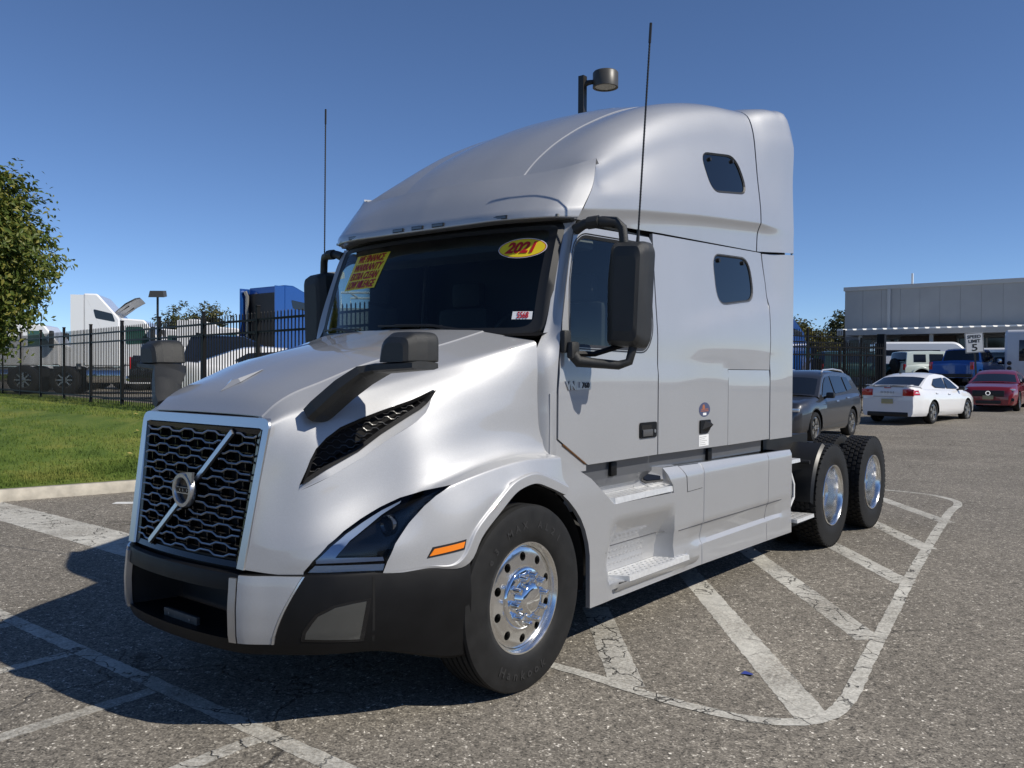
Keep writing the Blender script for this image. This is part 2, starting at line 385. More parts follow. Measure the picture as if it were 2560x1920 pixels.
def ins(poly, d):
    """offset polygon inwards"""
    o = []; m = len(poly); ar = sum(poly[i-1][0]*poly[i][1]-poly[i][0]*poly[i-1][1] for i in range(m)); sg = 1 if ar > 0 else -1
    for i in range(m):
        a = Vector(poly[i-1]); p = Vector(poly[i]); b = Vector(poly[(i+1) % m]); e = (p-a).normalized(); f = (b-p).normalized()
        nn = Vector((-(e.y+f.y), e.x+f.x)); nn = nn.normalized()*sg if nn.length > 1e-6 else Vector((0, 0)); k = 1/max(.35, math.cos(e.angle(f, 0)/2)) if e.length and f.length else 1
        o.append(tuple(p+nn*d*k))
    return o
def hx(y, z):
    d = (HG[:, :, 1]-y)**2+(HG[:, :, 2]-z)**2; i = np.unravel_index(np.argsort(d, axis=None)[:4], d.shape); w_ = 1/(d[i]+1e-7); return float((HG[:, :, 0][i]*w_).sum()/w_.sum())
lo = VCUT[9:]+[VCUT[0]]; up = [VENT[9]]+VENT[10:]+[VENT[0], VENT[0]]; mbl = MB()
mbl.grid([[(hx(*a)+.0005, *a), (hx(*a)*.5+(vx(*b)-.008)*.5-.002, (a[0]+b[0])/2, (a[1]+b[1])/2), (vx(*b)-.012, *b)] for a, b in zip(lo, up)])
both('vent_ledge', mbl.mesh(60), SILVER)
V2 = ins(VENT, .016); V3 = ins(VENT, .020)
for i in range(n):
    j = (i+1) % n
    P = lambda q, o: (vx(*q)+o, q[0], q[1])
    mb.add([P(VENT[i], .002), P(VENT[j], .002), P(V2[j], -.006), P(V2[i], -.006), P(V3[i], -.04), P(V3[j], -.04)], [(0, 1, 2, 3), (3, 2, 5, 4)])
both('vent_rim', mb.mesh(40), BLACKP, vb)
MESHG = mat('vent_mesh_plastic', (.02, .02, .02), .3)
mb = MB(); VI = ins(VENT, .012)
for k in range(17):
    z0 = 1.20+k*.0265; run = []
    for i in range(0, 150):
        t = i % 10; y = -1.2+i*.006
        zz = z0+(.5*(y+.9))*.06+(0 if t < 3 else (t-3)/2*.010 if t < 5 else .010 if t < 8 else (10-t)/2*.010)*(1 if k % 2 else -1)
        zz = z0+(0.006 if (t < 4) else -.006 if 5 <= t < 9 else 0)*(1 if k % 2 else -1)
        if inside((y, zz), VI): run.append((vx(y, zz)-.012, y, zz))
        else:
            if len(run) > 3: mb.tube(run, .0026, 4)
            run = []
    if len(run) > 3: mb.tube(run, .0026, 4)
both('vent_mesh', mb.mesh(), MESHG, vb)
# headlights
HLG = glass('headlight_lens', (.80, .84, .88), 1.35)
bm = inset_part(HEAD, (0, 0, 0)); hl = both('headlight', bm_mesh(bm), HLG)
bm = inset_part(HEAD, (-.055, .045, 0))
both('housing', bm_mesh(bm), GLOSSB, hl)
bm = inset_part(HEAD, (-.002, 0, 0)); rim_edge(bm, 0, lambda c: (c.x-.06, c.y+.05, c.z))
bmesh.ops.delete(bm, geom=[f for f in bm.faces if len({round(v.co.x, 4) for v in f.verts}) and not any(e.is_boundary for e in f.edges)], context='FACES')
both('housing_wall', bm_mesh(bm), GLOSSB, hl)
def headpatch(poly, dx, dy): return bm_mesh(inset_part(poly, (dx, dy, 0)))
DRL = mat('daytime_strip', (.45, .52, .66), .25, .3, coat=1)
both('daytime_strip', headpatch([(-1.118,.838),(-1.06,.898),(-.99,.953),(-.91,1.0),(-.82,1.05),(-.735,1.092),(-.745,1.081),(-.83,1.031),(-.915,.974),(-.985,.922),(-1.035,.868),(-1.05,.848),(-.872,.842),(-.868,.824),(-1.118,.824)], -.022, .015), DRL, hl)
both('turn_reflector', headpatch([(-1.145,.786),(-1.122,.817),(-.868,.812),(-.876,.776)], -.012, .009), mat('reflector', (.90, .91, .91), .4, 0, coat=.6, bump=(120, .6)), hl)
mb = MB(); mb.lathe([(0, .001), (.01, .03), (.03, .042), (.03, .048), (-.03, .05)], 20, 'y'); mb.xform(lambda q: (.93+q[0], -.80-q[1]*.5, .985+q[2]))
both('projector', mb.mesh(), mat('projector_glass', (.03, .035, .045), .05, coat=1), hl)
# amber side lamp
AMB = [(-.674,.833),(-.65,.865),(-.493,.885),(-.504,.856)]
bm = inset_part(AMB, (.006, 0, 0)); rim_edge(bm, .01); both('side_lamp', bm_mesh(bm), AMBER)
bm = inset_part([(-.684,.824),(-.655,.874),(-.483,.895),(-.496,.846)], (.0035, 0, 0)); rim_edge(bm, .01); both('lamp_bezel', bm_mesh(bm), SEAL)
# small washer scoop on the hood
mb = MB(); 
mb.add([(0,-1.12,1.612),(.05,-1.03,1.662),(.012,-.86,1.732),(-.012,-.86,1.732),(-.05,-1.03,1.662),(0,-1.055,1.668),(.028,-1.03,1.681),(-.028,-1.03,1.681)],[(0,1,6,5),(0,5,7,4),(1,2,6),(4,7,3),(6,2,3,7),(5,6,7)])
mb.build('washer_scoop', SILVER, T, 20)
# ---------- grille ----------
def GY(x, z):
    t = (z-.79)/.65; k = max(0, 1-(x/.52)**2); return -1.319+t*.081-.045*k*(1-t)
GO = [(.580, 1.502), (-.580, 1.502), (-.533, .80), (.533, .80)]; GI = [(.523, 1.445), (-.523, 1.445), (-.468, .80), (.468, .80)]
gr = empty('grille'); gr.parent = T
def ring(O, I, yo, yf, yi, mb, open_bottom=True):
    """U-shaped surround following the grille face"""
    def path(c, r, n=6):
        p = [Vector(c[3]), Vector(c[0]), Vector(c[1]), Vector(c[2])]; o = [p[0].lerp(p[1], t/8) for t in range(8)]
        for q, a, b in ((p[1], p[0], p[2]), (p[2], p[1], p[3])):
            e = q+(a-q).normalized()*r; g = q+(b-q).normalized()*r
            o += [(1-t)**2*e+2*t*(1-t)*q+t*t*g for t in [i/n for i in range(n+1)]]
        o += [p[2].lerp(p[3], t/8) for t in range(1, 9)]
        return o
    A = path(O, .06); B = path(I, .03)
    face = lambda q, d: (q.x, -1.325+(q.y-.79)/.69*.113+d, q.y)
    G = [[face(a, yo), face(a.lerp(b, .08), yf), face(a.lerp(b, .9), yf), face(b, yf+.008), face(b, yi)] for a, b in zip(A, B)]
    mb.grid(G)
mb = MB(); ring(GO, GI, .03, -.012, .09, mb); mb.build('surround', BRUSH, gr, 35)
mb = MB(); mb.grid([[(x*(.468+.055*(z-.8)/.645), GY(x*.45, z)+.07, z) for x in np.linspace(-1, 1, 9)] for z in np.linspace(.78, 1.46, 6)]); mb.build('backing', VOID, gr)
mb = MB()      # dark inner border of the grille
I2 = [(.495, 1.42), (-.495, 1.42), (-.445, .825), (.445, .825)]
for i in range(4):
    a, b = GI[i], GI[(i+1) % 4]; c, d = I2[(i+1) % 4], I2[i]
    N = 10; row = lambda p, q, o: [(p[0]+(q[0]-p[0])*t/N, GY(p[0]+(q[0]-p[0])*t/N, p[1]+(q[1]-p[1])*t/N)+o, p[1]+(q[1]-p[1])*t/N) for t in range(N+1)]
    mb.grid([row(a, b, .004), row(d, c, .010), row(d, c, .06)])
mb.build('inner_frame', GLOSSB, gr)
GBAR = mat('grille_bar_silver', (.30, .32, .34), .34, .75)
SLA, SLB = Vector((-.285, .835)), Vector((.305, 1.425)); EMC = Vector((0, 1.122))
def sd_slash(x, z):
    d = SLB-SLA; t = max(0, min(1, (Vector((x, z))-SLA).dot(d)/d.dot(d))); return (Vector((x, z))-(SLA+d*t)).length
NR = 14
for k in range(NR):
    z0 = 1.412-k*(1.412-.848)/(NR-1); hw = .445+.05*(z0-.83)/.6; mb = MB(); ph = 0 if k % 2 else .5; run = []
    for i in range(0, 241):
        x = -hw+2*hw*i/240; u = (x/.215+ph+.12) % 1
        zz = z0+(.0078 if u < .32 else .0078-(u-.32)/.18*.0156 if u < .5 else -.0078 if u < .82 else -.0078+(u-.82)/.18*.0156)
        ok = sd_slash(x, zz) > .028 and math.hypot(x-EMC.x, zz-EMC.y) > .098
        if ok: run.append((x, GY(x, zz)+.002, zz))
        if not ok or i == 240:
            if len(run) > 3:
                keep = [run[0]]+[run[j] for j in range(1, len(run)-1) if abs((run[j+1][2]-run[j][2])-(run[j][2]-run[j-1][2])) > 1e-5 or j % 12 == 0]+[run[-1]]
                mb = MB(); mb.tube(keep, .0052, 5); mb.build('grille_bar', GBAR, gr)
            run = []
mb = MB()
for k in range(NR):                   # dark links that close the hexagons between the silver bars
    z0 = 1.412-k*(1.412-.848)/(NR-1); hw = .43+.05*(z0-.83)/.6
    for i in range(-5, 6):
        x = (i+(.5 if k % 2 else 0))*.1075+.03
        if abs(x) < hw and k < NR-1: mb.box((x-.004, GY(x, z0)+.02, z0-.04), (x+.004, GY(x, z0)+.06, z0+.0))
    mb.box((-hw, GY(hw, z0)+.03, z0-.003), (hw, GY(hw, z0)+.055, z0+.003))
mb.build('lattice', GLOSSB, gr)
d = (SLB-SLA).normalized(); nn = Vector((-d.y, d.x)); mb = MB()
for o, m0 in ((.022, 0), (.013, 1)):
    mb.i = m0; q = [SLA-nn*o, SLB-nn*o, SLB+nn*o, SLA+nn*o]; y = -.012 if m0 else -.004
    v = [(p.x, GY(p.x, p.y)+y, p.y) for p in q]+[(p.x, GY(p.x, p.y)+.03, p.y) for p in q]
    mb.add(v, [(0, 1, 2, 3), (0, 4, 5, 1), (1, 5, 6, 2), (2, 6, 7, 3), (3, 7, 4, 0)])
mb.build('diagonal_bar', [GLOSSB, BRUSH], gr, 0)
em = empty('emblem'); em.parent = gr
ey = GY(0, EMC.y)-.028
mb = MB(); mb.lathe([(-.002, .060), (-.010, .066), (-.010, .083), (-.002, .088), (.02, .088), (.02, .060)], 40, 'y', (0, ey, EMC.y), True); mb.build('emblem_ring', BRUSH, gr, 40)
mb = MB(); mb.box((-.064, ey-.004, EMC.y-.016), (.064, ey+.006, EMC.y+.016)); mb.build('name_band', BRUSH, gr)
bpy.data.objects.remove(em)
mb = MB(); a = math.radians(45); c = Vector((.066, EMC.y+.066)); mb.prism([(c.x-.028, c.y+.026), (c.x+.024, c.y-.026), (c.x+.030, c.y+.030)][::-1], .014, 'y', ey-.008); mb.build('emblem_arrow', BRUSH, gr, 0)
mb = MB(); mb.lathe([(.012, .001), (.012, .062)], 28, 'y', (0, ey, EMC.y)); mb.build('emblem_back', GLOSSB, gr)
text('VOLVO', .034, GLOSSB, gr, mw=frame((0, ey-.0055, EMC.y), (1, 0, 0), (0, 0, 1)), bold=.0012, depth=.001)
# ---------- bumper ----------
PLAN = np.array([(0,-1.405),(.25,-1.392),(.45,-1.360),(.53,-1.335),(.63,-1.265),(.75,-1.175),(.86,-1.06),(.955,-.915),(1.06,-.72),(1.12,-.57),(1.15,-.455)])
_k = np.r_[0, np.cumsum(np.linalg.norm(np.diff(PLAN, axis=0), axis=1))]; PL = _k[-1]
def plan(s): return spl(np.c_[_k, PLAN, 0*_k], [s])[0][:2]
def s_of_x(x): return float(np.interp(x, PLAN[:, 0], _k))
PROF = [(.785, -.03), (.778, -.006), (.765, 0), (.62, .012), (.50, .008), (.462, .0), (.448, -.004), (.41, -.02), (.395, -.05)]
def bs(s, z, off=0):
    a = plan(max(0, s-.02)); b = plan(min(PL, s+.02)); t = (b-a)/np.linalg.norm(b-a); nrm = np.array([t[1], -t[0]]); p = plan(s)
    e = np.interp(z, [q[0] for q in PROF][::-1], [q[1] for q in PROF][::-1])+off
    zz = z-.10*sst(PL-.55, PL, s)*sst(.5, .395, z) if z < .5 else z
    if z > .76: zz = z+.0*s
    q = p+nrm*e; return (q[0], q[1], zz)
def bpatch(s0, s1, z0, z1, off, ns=12, nz=6, thick=.015, sfn=None):
    G = [[bs((sfn(z)[0]+(sfn(z)[1]-sfn(z)[0])*i/ns) if sfn else s0+(s1-s0)*i/ns, z, off) for z in np.linspace(z1, z0, nz+1)] for i in range(ns+1)]
    G = [[bs((sfn(g_z)[0]+(sfn(g_z)[1]-sfn(g_z)[0])*i/ns) if sfn else s0+(s1-s0)*i/ns, g_z, off-thick) for g_z in [z1]]+G[i]+[bs((sfn(g_z)[0]+(sfn(g_z)[1]-sfn(g_z)[0])*i/ns) if sfn else s0+(s1-s0)*i/ns, g_z, off-thick) for g_z in [z0]] for i in range(ns+1)]
    sa = lambda z: sfn(z)[0] if sfn else s0
    sb = lambda z: sfn(z)[1] if sfn else s1
    zz = [z1]+list(np.linspace(z1, z0, nz+1))+[z0]
    G = [[bs(sa(z), z, off-thick) for z in zz]]+G+[[bs(sb(z), z, off-thick) for z in zz]]
    mb = MB(); mb.grid(G, True); return mb
sx = s_of_x(.475); zl = [q[0] for q in PROF]
bp = empty('bumper'); bp.parent = T
mb = MB()
S1 = np.linspace(sx, PL, 34); G = [[bs(s, z) for z in zl] for s in S1]; mb.grid(G, True)
mb.grid([[bs(s, z) for z in zl] for s in [PL]]+[[(q[0]-.12, q[1]+.004, q[2]) for q in [bs(PL, z) for z in zl]]], True)
me = mb.mesh(32); bb = both('bumper_shell', me, BLACKP, bp)
mb = MB(); Sc = np.linspace(-sx, sx, 25)
cz = lambda s, z, o=0: (lambda q: (math.copysign(q[0], s) if s else 0, q[1], q[2]))(bs(abs(s), z, o))
mb.grid([[cz(s, z) for z in (.785, .778, .765, .715, .70)]+[(lambda q: (q[0], q[1]+.05, q[2]))(cz(s, .70))] for s in Sc], True)
mb.grid([[(lambda q: (q[0]*.9, -1.1, q[2]))(cz(s, .47))]+[cz(s, z) for z in (.475, .465, .448, .41, .395)] for s in Sc], True)
mb.build('lower_lip', BLACKP, bp, 35)
mb = MB()
for sg in (-1, 1): mb.grid([[(sg*.476, -1.345, z), (sg*.47, -1.30, z), (sg*.42, -1.05, z)] for z in (.46, .72)], sg > 0)
mb.add([(-.45, -1.08, .45), (.45, -1.08, .45), (.45, -1.08, .75), (-.45, -1.08, .75)], [(0, 1, 2, 3)])
mb.add([(-.46, -1.33, .722), (.46, -1.33, .722), (.45, -1.08, .722), (-.45, -1.08, .722)], [(0, 1, 2, 3)])
mb.build('intake_recess', DARKM, bp)
mb = MB(); mb.grid([[(x, GY(x, .79)+.03, z) if z > .75 else cz(s_of_x(abs(x))*(1 if x > 0 else -1), .76, -.012) for z in (.835, .765)] for x in np.linspace(-.475, .475, 15)]); mb.build('grille_sill', BLACKP, bp)
mb = bpatch(sx-.012, sx+.028, .462, .762, .014, 2, 8, .03); both('bright_trim', mb.mesh(), BRUSH, bp)
sA = sx+.034; mb = bpatch(0, 1, .462, .775, .010, 14, 8, .03, lambda z: (sA, s_of_x(.640+.112*((z-.462)/.313)**1.4))); both('painted_panel', mb.mesh(35), SILVER, bp)
mb = bpatch(0, 1, .462, .775, .0125, 2, 8, .03, lambda z: (s_of_x(.640+.112*((z-.462)/.313)**1.4)+.002, s_of_x(.640+.112*((z-.462)/.313)**1.4)+.012)); both('panel_edge', mb.mesh(35), mat('panel_edge_silver', (.6, .61, .63), .2, .8), bp)
# corner seam and fog lamp panel
sS = s_of_x(.953); mb = bpatch(sS-.006, sS+.006, .40, .76, .0015, 1, 6, .004); both('corner_seam', mb.mesh(), VOID, bp)
FOG = [(.762,.488),(.766,.518),(.785,.56),(.803,.593),(.855,.63),(.901,.644),(.934,.650),(.917,.474)]
def fogmesh(poly, off):
    bm = bmesh.new(); Xs = np.linspace(.72, .97, 23); Zs = np.linspace(.44, .72, 15)
    g = [[bm.verts.new((x, 0, z)) for z in Zs] for x in Xs]
    for i in range(22):
        for j in range(14): bm.faces.new((g[i][j], g[i][j+1], g[i+1][j+1], g[i+1][j]))
    cut(bm, poly, True, 0, 2)
    for v in bm.verts: v.co = bs(s_of_x(v.co.x), v.co.z, off)
    bmesh.ops.recalc_face_normals(bm, faces=bm.faces)
    if sum(f.normal.y for f in bm.faces) > 0: bmesh.ops.reverse_faces(bm, faces=bm.faces)
    rim_edge(bm, 0, lambda c: (c.x-.006, c.y+.008, c.z)); return bm_mesh(bm)
fc = ins(FOG, -.012)
fg = both('fog_lamp_cover', fogmesh(fc, .003), GLOSSB, bp)
both('fog_lens', fogmesh(FOG, .006), mat('smoked_lens', (.05, .052, .05), .12, coat=.8), fg)
mb = MB(); mb.box((-.15, -1.345, .462), (.155, -1.325, .512), .004); mb.build('plate_bracket', mat('worn_bracket', (.06, .058, .055), .6, noise=(20, .4)), bp)
for x in (-.10, .09): mb = MB(); mb.lathe([(0, .001), (0, .007)], 8, 'y', (x, -1.347, .49)); mb.build('bolt', mat('bolt_steel', (.3, .3, .3), .4, .8), bp)
# ---------- windshield and cab front ----------
def WS(u, v, o=0):
    a = abs(u)**2.3; y = (1-v)*(.075+.27*a)+v*(.43+.125*a)-.02*math.sin(math.pi*v)
    return (u*(.985+(.955-.985)*v), y-o, 1.945+v*.665)
bm = bmesh.new(); U = np.linspace(-1, 1, 41); Vv = np.linspace(0, 1, 15)
g = [[bm.verts.new((u, 0, v)) for v in Vv] for u in U]
for i in range(40):
    for j in range(14): bm.faces.new((g[i][j], g[i+1][j], g[i+1][j+1], g[i][j+1]))
cut(bm, rounded([(-1, 0), (1, 0), (1, 1), (-1, 1)], [.1, .1, .06, .06]), True, 0, 2)
for v in bm.verts: v.co = WS(v.co.x, v.co.z)
wsme = bm_mesh(bm, 0); ws = obj('windshield', wsme, GLASSW, T)
mb = MB()
rp = rounded([(-1, 0), (1, 0), (1, 1), (-1, 1)], [.10, .10, .06, .06], 8); rp2 = rounded([(-.952, .055), (.952, .055), (.955, .955), (-.955, .955)], [.10, .10, .06, .06], 8); rp3 = rounded([(-1.035, -.04), (1.035, -.04), (1.035, 1.03), (-1.035, 1.03)], [.12, .12, .07, .07], 8)
def dens(P, m):
    o = []
    for i in range(len(P)):
        a = Vector(P[i]); b = Vector(P[(i+1) % len(P)]); k = max(1, int((b-a).length/.08))
        if m: k = m[i]
        o += [a.lerp(b, t/k) for t in range(k)]
    return o
ks = [max(1, int((Vector(rp[(i+1) % len(rp)])-Vector(rp[i])).length/.08)) for i in range(len(rp))]
A, B, C_ = dens(rp3, ks), dens(rp, ks), dens(rp2, ks); A.append(A[0]); B.append(B[0]); C_.append(C_[0])
mb.grid([[WS(a.x, a.y, -.012) for a in A], [WS(b.x*1.01, b.y, .012) for b in B], [WS(b.x, b.y, .008) for b in B], [WS(b.lerp(c, .5).x, b.lerp(c, .5).y, .003) for b, c in zip(B, C_)], [WS(c.x, c.y, .002) for c in C_]])
mb.build('windshield_seal', SEAL, ws, 50)
lineA = [(1.0, 1.025, .252, 1.10), (1.5, 1.025, .252, 1.55), (1.85, 1.015, .262, 1.86), (1.95, 1.012, .33, 1.95), (2.2, 1.0, .43, 2.2), (2.62, .975, .575, 2.62)]
lineM = [(1.0, 1.071, .291, 1.10), (1.5, 1.071, .291, 1.55), (1.85, 1.062, .312, 1.86), (1.95, 1.048, .360, 1.95), (2.2, 1.032, .452, 2.2), (2.62, 1.012, .588, 2.62)]
lineB = [(1.0, 1.10, .342, 1.10), (1.62, 1.10, .342, 1.62), (2.02, 1.098, .39, 2.02), (2.37, 1.07, .492, 2.37), (2.55, 1.055, .557, 2.55), (2.62, 1.05, .60, 2.63)]
G = loft([lineA, lineM, lineB], np.linspace(1.0, 2.62, 30), {}, 6)
mb = MB(); mb.grid(G[:, :, :].tolist(), True); both('cab_pillar', mb.mesh(40), SILVER)
mb = MB(); G = [[(u*1.03, .30+.0*abs(u)-.20*(1-abs(u)**2.2)+o, z) for o, z in ((-.05, 1.93), (.06, 1.955), (.14, 1.94))] for u in np.linspace(-1, 1, 25)]; mb.grid(G); mb.build('cowl', BLACKP, T)
# wipers
for s in (1, -1):
    mb = MB(); b0 = Vector(WS(.18*s+.1, .03, .03)); b1 = Vector(WS(-.30*s+.12, .10, .028)) ; mb.tube([Vector(WS(.62*s if s > 0 else -.25, .02, .03)), Vector(WS(.35*s if s > 0 else -.55, .085, .035)), Vector(WS(.05 if s > 0 else -.72, .10, .03))], [.012, .009, .006], 6)
    mb.tube([Vector(WS(.42 if s > 0 else -.30, .075, .018)), Vector(WS(-.12 if s > 0 else -.93, .095, .018))], .007, 5); mb.build('wiper', SEAL, ws)
# ---------- doors and sleeper sides ----------
def SX(y, z):
    x = np.interp(z, [1.0, 1.98, 2.24, 2.45, 2.65, 2.85], [1.10, 1.10, 1.079, 1.064, 1.05, 1.045])
    x += .007*(1-sst(1.732, 1.748, z))
    zc = 2.035+(y-1.72)*.148
    x += .016*sst(1.72, 2.3, y)*(1-sst(zc-.01, zc+.045, z))*sst(zc-.55, zc-.05, z)
    return float(x)
DOOR = [(.352, 1.338), (.352, 1.62), (.40, 2.02), (.502, 2.37), (.567, 2.55), (.66, 2.605), (1.47, 2.64), (1.513, 2.60), (1.513, 1.166), (.662, 1.166)][::-1]
DWIN = rounded([(.478, 1.872), (1.37, 1.862), (1.452, 2.0), (1.455, 2.585), (.66, 2.555), (.567, 2.49), (.50, 2.25), (.472, 2.0)], [.05, .12, .08, .05, .05, .05, .05, .05], 4)
dr = both('door', patch(DOOR, SX, [DWIN], .06), SILVER)
both('door_window', patch(ins(DWIN, -.004), lambda y, z: SX(y, z)-.012, (), .12, 0), GLASST, dr)
def ringpatch(P, d1, o1, o2, xf=SX):
    Q = ins(P, d1); mb = MB(); n = len(P)
    for i in range(n):
        j = (i+1) % n; mb.add([(xf(*P[i])+o1, *P[i]), (xf(*P[j])+o1, *P[j]), (xf(*Q[j])+o2, *Q[j]), (xf(*Q[i])+o2, *Q[i])], [(0, 1, 2, 3)])
    return mb
both('window_seal', ringpatch(ins(DWIN, -.012), .032, .003, -.008).mesh(), SEAL, dr)
SLEEP = [(1.527, 1.166), (3.485, 1.152), (3.488, 1.8), (3.492, 2.3), (3.465, 2.5), (3.40, 2.75), (1.527, 2.672)]
SWIN = rounded([(2.455, 2.64), (3.15, 2.675), (3.215, 2.33), (2.50, 2.245)][::-1], [.16, .14, .16, .12], 6)
CMP = [(2.64, 1.14), (2.64, 1.752), (3.50, 1.752), (3.50, 1.14)]
slp = both('sleeper_side', patch(SLEEP, SX, [SWIN, CMP], .06), SILVER)
both('sleeper_window', patch(ins(SWIN, -.004), lambda y, z: SX(y, z)-.010, (), .1, 0), GLASSD, slp)
both('window_seal', ringpatch(ins(SWIN, -.006), .018, .002, -.006).mesh(), SEAL, slp)
both('luggage_door', patch([(2.646, 1.157), (3.479, 1.157), (3.481, 1.747), (2.646, 1.747)], SX, (), .08), SILVER, slp)
for yy, zz in ((2.57, 2.60), (3.03, 2.625)):
    mb = MB(); mb.lathe([(.016, .001), (.016, .016), (0, .018)], 10, 'x', (SX(yy, zz)-.01, yy, zz)); both('window_latch', mb.mesh(), SEAL, slp)
EXT = [(3.50, 1.149), (4.03, 1.145), (4.03, 2.795), (3.425, 2.745), (3.48, 2.5), (3.507, 2.3), (3.50, 1.8)]
EX = lambda y, z: SX(3.49, z)+(1.103-SX(3.49, z))*sst(3.5, 4.03, y)
both('side_extender', patch(EXT, EX, (), .08, .03), SILVER)
mb = MB(); mb.add([(-1.06, .40, 1.17), (1.06, .40, 1.17), (1.06, 3.95, 1.17), (-1.06, 3.95, 1.17)], [(0, 1, 2, 3)]); mb.add([(-1.02, 3.6, 1.17), (1.02, 3.6, 1.17), (.99, 3.6, 3.7), (-.99, 3.6, 3.7)], [(0, 1, 2, 3)])
for s in (1, -1):                        # dark body behind the panel gaps
    mb.add([(s*1.035, 1.46, 1.17), (s*1.035, 3.6, 1.17), (s*1.035, 3.6, 2.0), (s*1.035, 1.46, 2.0)], [(0, 1, 2, 3)]); mb.add([(s*1.035, 1.46, 2.0), (s*1.035, 3.6, 2.0), (s*.985, 3.6, 2.80), (s*.985, 1.46, 2.80)], [(0, 1, 2, 3)])
    mb.add([(s*1.06, .36, 1.17), (s*1.06, 1.47, 1.17), (s*1.06, 1.47, 1.84), (s*1.06, .36, 1.84)], [(0, 1, 2, 3)])
mb.build('cab_body', VOID, T, 0)
# ---------- roof fairing ----------
YS = [.60, .86, 1.0, 1.27, 1.6, 1.87, 2.34, 2.8, 3.15, 3.29, 3.5, 3.8, 4.0, 4.03]
ZC = [2.89, 3.118, 3.225, 3.395, 3.565, 3.684, 3.835, 3.94, 3.99, 4.005, 4.035, 4.06, 4.05, 4.03]
zb = lambda y: float(np.interp(y, [.5, 1.23, 2.14, 3.27, 4.03], [2.672, 2.775, 2.876, 2.974, 2.99]))
zs = lambda y: float(np.interp(y, [.5, 1.21, 1.6, 3.3, 4.03], [2.630, 2.667, 2.687, 2.752, 2.812]))
P3 = [(.78, -.02)]*9+[(.79, -.02), (.86, .0), (.93, .025), (.95, .03), (.95, .02)]
P4 = [(.95, -.015), (.945, -.045), (.94, -.07), (.935, -.105), (.935, -.11), (.935, -.115), (.935, -.115), (.935, -.10), (.94, -.09), (.95, -.085), (.99, -.055), (1.025, -.02), (1.035, -.02), (1.035, -.04)]
P5 = [(1.045, -.05), (1.035, -.10), (1.02, -.15), (1.0, -.215), (1.0, -.24), (1.0, -.255), (1.0, -.265), (1.0, -.26), (1.01, -.26), (1.015, -.26), (1.045, -.24), (1.07, -.20), (1.078, -.19), (1.078, -.19)]
RL = [[] for _ in range(13)]
for i, y in enumerate(YS):
    z = ZC[i]; b = zb(y); e = zs(y); k = sst(3.3, 3.9, y); z5 = z+P5[i][1]; z6 = z5-.07*(1-.5*k)-.02
    row = [(0, z+.045), (.3, z+.036), (.55, z), (.559, z-.008), (P3[i][0], z+P3[i][1]), (P4[i][0], z+P4[i][1]), (P5[i][0], z5), (P5[i][0]+.012, z6), (1.055+.03*k, z6+(b+.12-z6)*.5), (1.088+.008*k, b+.12), (1.092+.008*k, b+.01), (1.064+.034*k, b-.055), (1.054+.046*k, e)]
    if i == 0:
        vt = [(0, .56, 2.885), (.3, .585, 2.89), (.55, .64, 2.905), (.559, .643, 2.897), (.78, .705, 2.93), (.95, .765, 2.975), (1.052, .80, 3.036), (1.064, .79, 3.01), (1.073, .765, 2.93), (1.081, .735, 2.86), (1.085, .625, 2.70), (1.064, .585, 2.66), (1.054, .575, 2.637)]
        for l, (x, yy, zz) in zip(RL, vt): l.append((.60, x, yy, zz))
        continue
    for l, (x, zz) in zip(RL, row): l.append((y, x, y, zz))
ys = np.unique(np.r_[np.linspace(.60, 3.285, 60), np.linspace(3.305, 3.98, 16), [4.0, 4.015, 4.03]])
def roofmesh(sel, lip=True):
    G = loft(RL, sel, {2: .002, 3: .003, 10: .012}, 5); mb = MB(); mb.grid(G.tolist(), True); mb.grid([[(-q[0], q[1], q[2]) for q in r] for r in G.tolist()])
    if lip:
        for r, fl in ((G[0], False), (G[-1], True)):
            q = [tuple(p) for p in r]; q2 = [(p[0]*.975, p[1], p[2]-.02) for p in q]; mb.grid([q, q2], fl); mb.grid([[(-p[0], p[1], p[2]) for p in q], [(-p[0], p[1], p[2]) for p in q2]], not fl)
    me = mb.mesh(35); bm = bmesh.new(); bm.from_mesh(me); return bm
RWIN = rounded([(2.27, 3.385), (2.90, 3.478), (3.055, 3.19), (2.385, 3.10)][::-1], [.13, .14, .16, .13], 6)
def rx(y, z):
    y0 = np.clip(y, .9, 4.0); G = loft(RL, [y0], {2: .002, 3: .003, 10: .012}, 5)[0]; m = G[:, 0] > .97
    return float(np.interp(z, G[m][::-1, 2], G[m][::-1, 0]))
bm = roofmesh(ys[ys < 3.29], False)
pos = [f for f in bm.faces]
bmR = bm.copy()
bmesh.ops.delete(bm, geom=[f for f in bm.faces if f.calc_center_median().x < 0], context='FACES')
cut(bm, RWIN, False); h1 = bm_mesh(bm, 35); h2 = mirror_x(h1); bm = bmesh.new(); bm.from_mesh(h1); bm.from_mesh(h2); bmR.free()
roof = obj('roof_fairing', bm_mesh(bm, 35), SILVER, T)
rearf = obj('rear_fairing', bm_mesh(roofmesh(ys[ys > 3.30]), 35), SILVER, T)
both('roof_window', patch(ins(RWIN, -.004), lambda y, z: rx(y, z)-.010, (), .12, 0), GLASSD, roof)
both('window_seal', ringpatch(ins(RWIN, -.004), .016, .003, -.006, rx).mesh(), SEAL, roof)
for yy, zz in ((2.43, 3.36), (2.83, 3.42)):
    mb = MB(); mb.lathe([(.016, .001), (.016, .014), (0, .016)], 10, 'x', (rx(yy, zz)-.01, yy, zz)); both('window_latch', mb.mesh(), SEAL, roof)
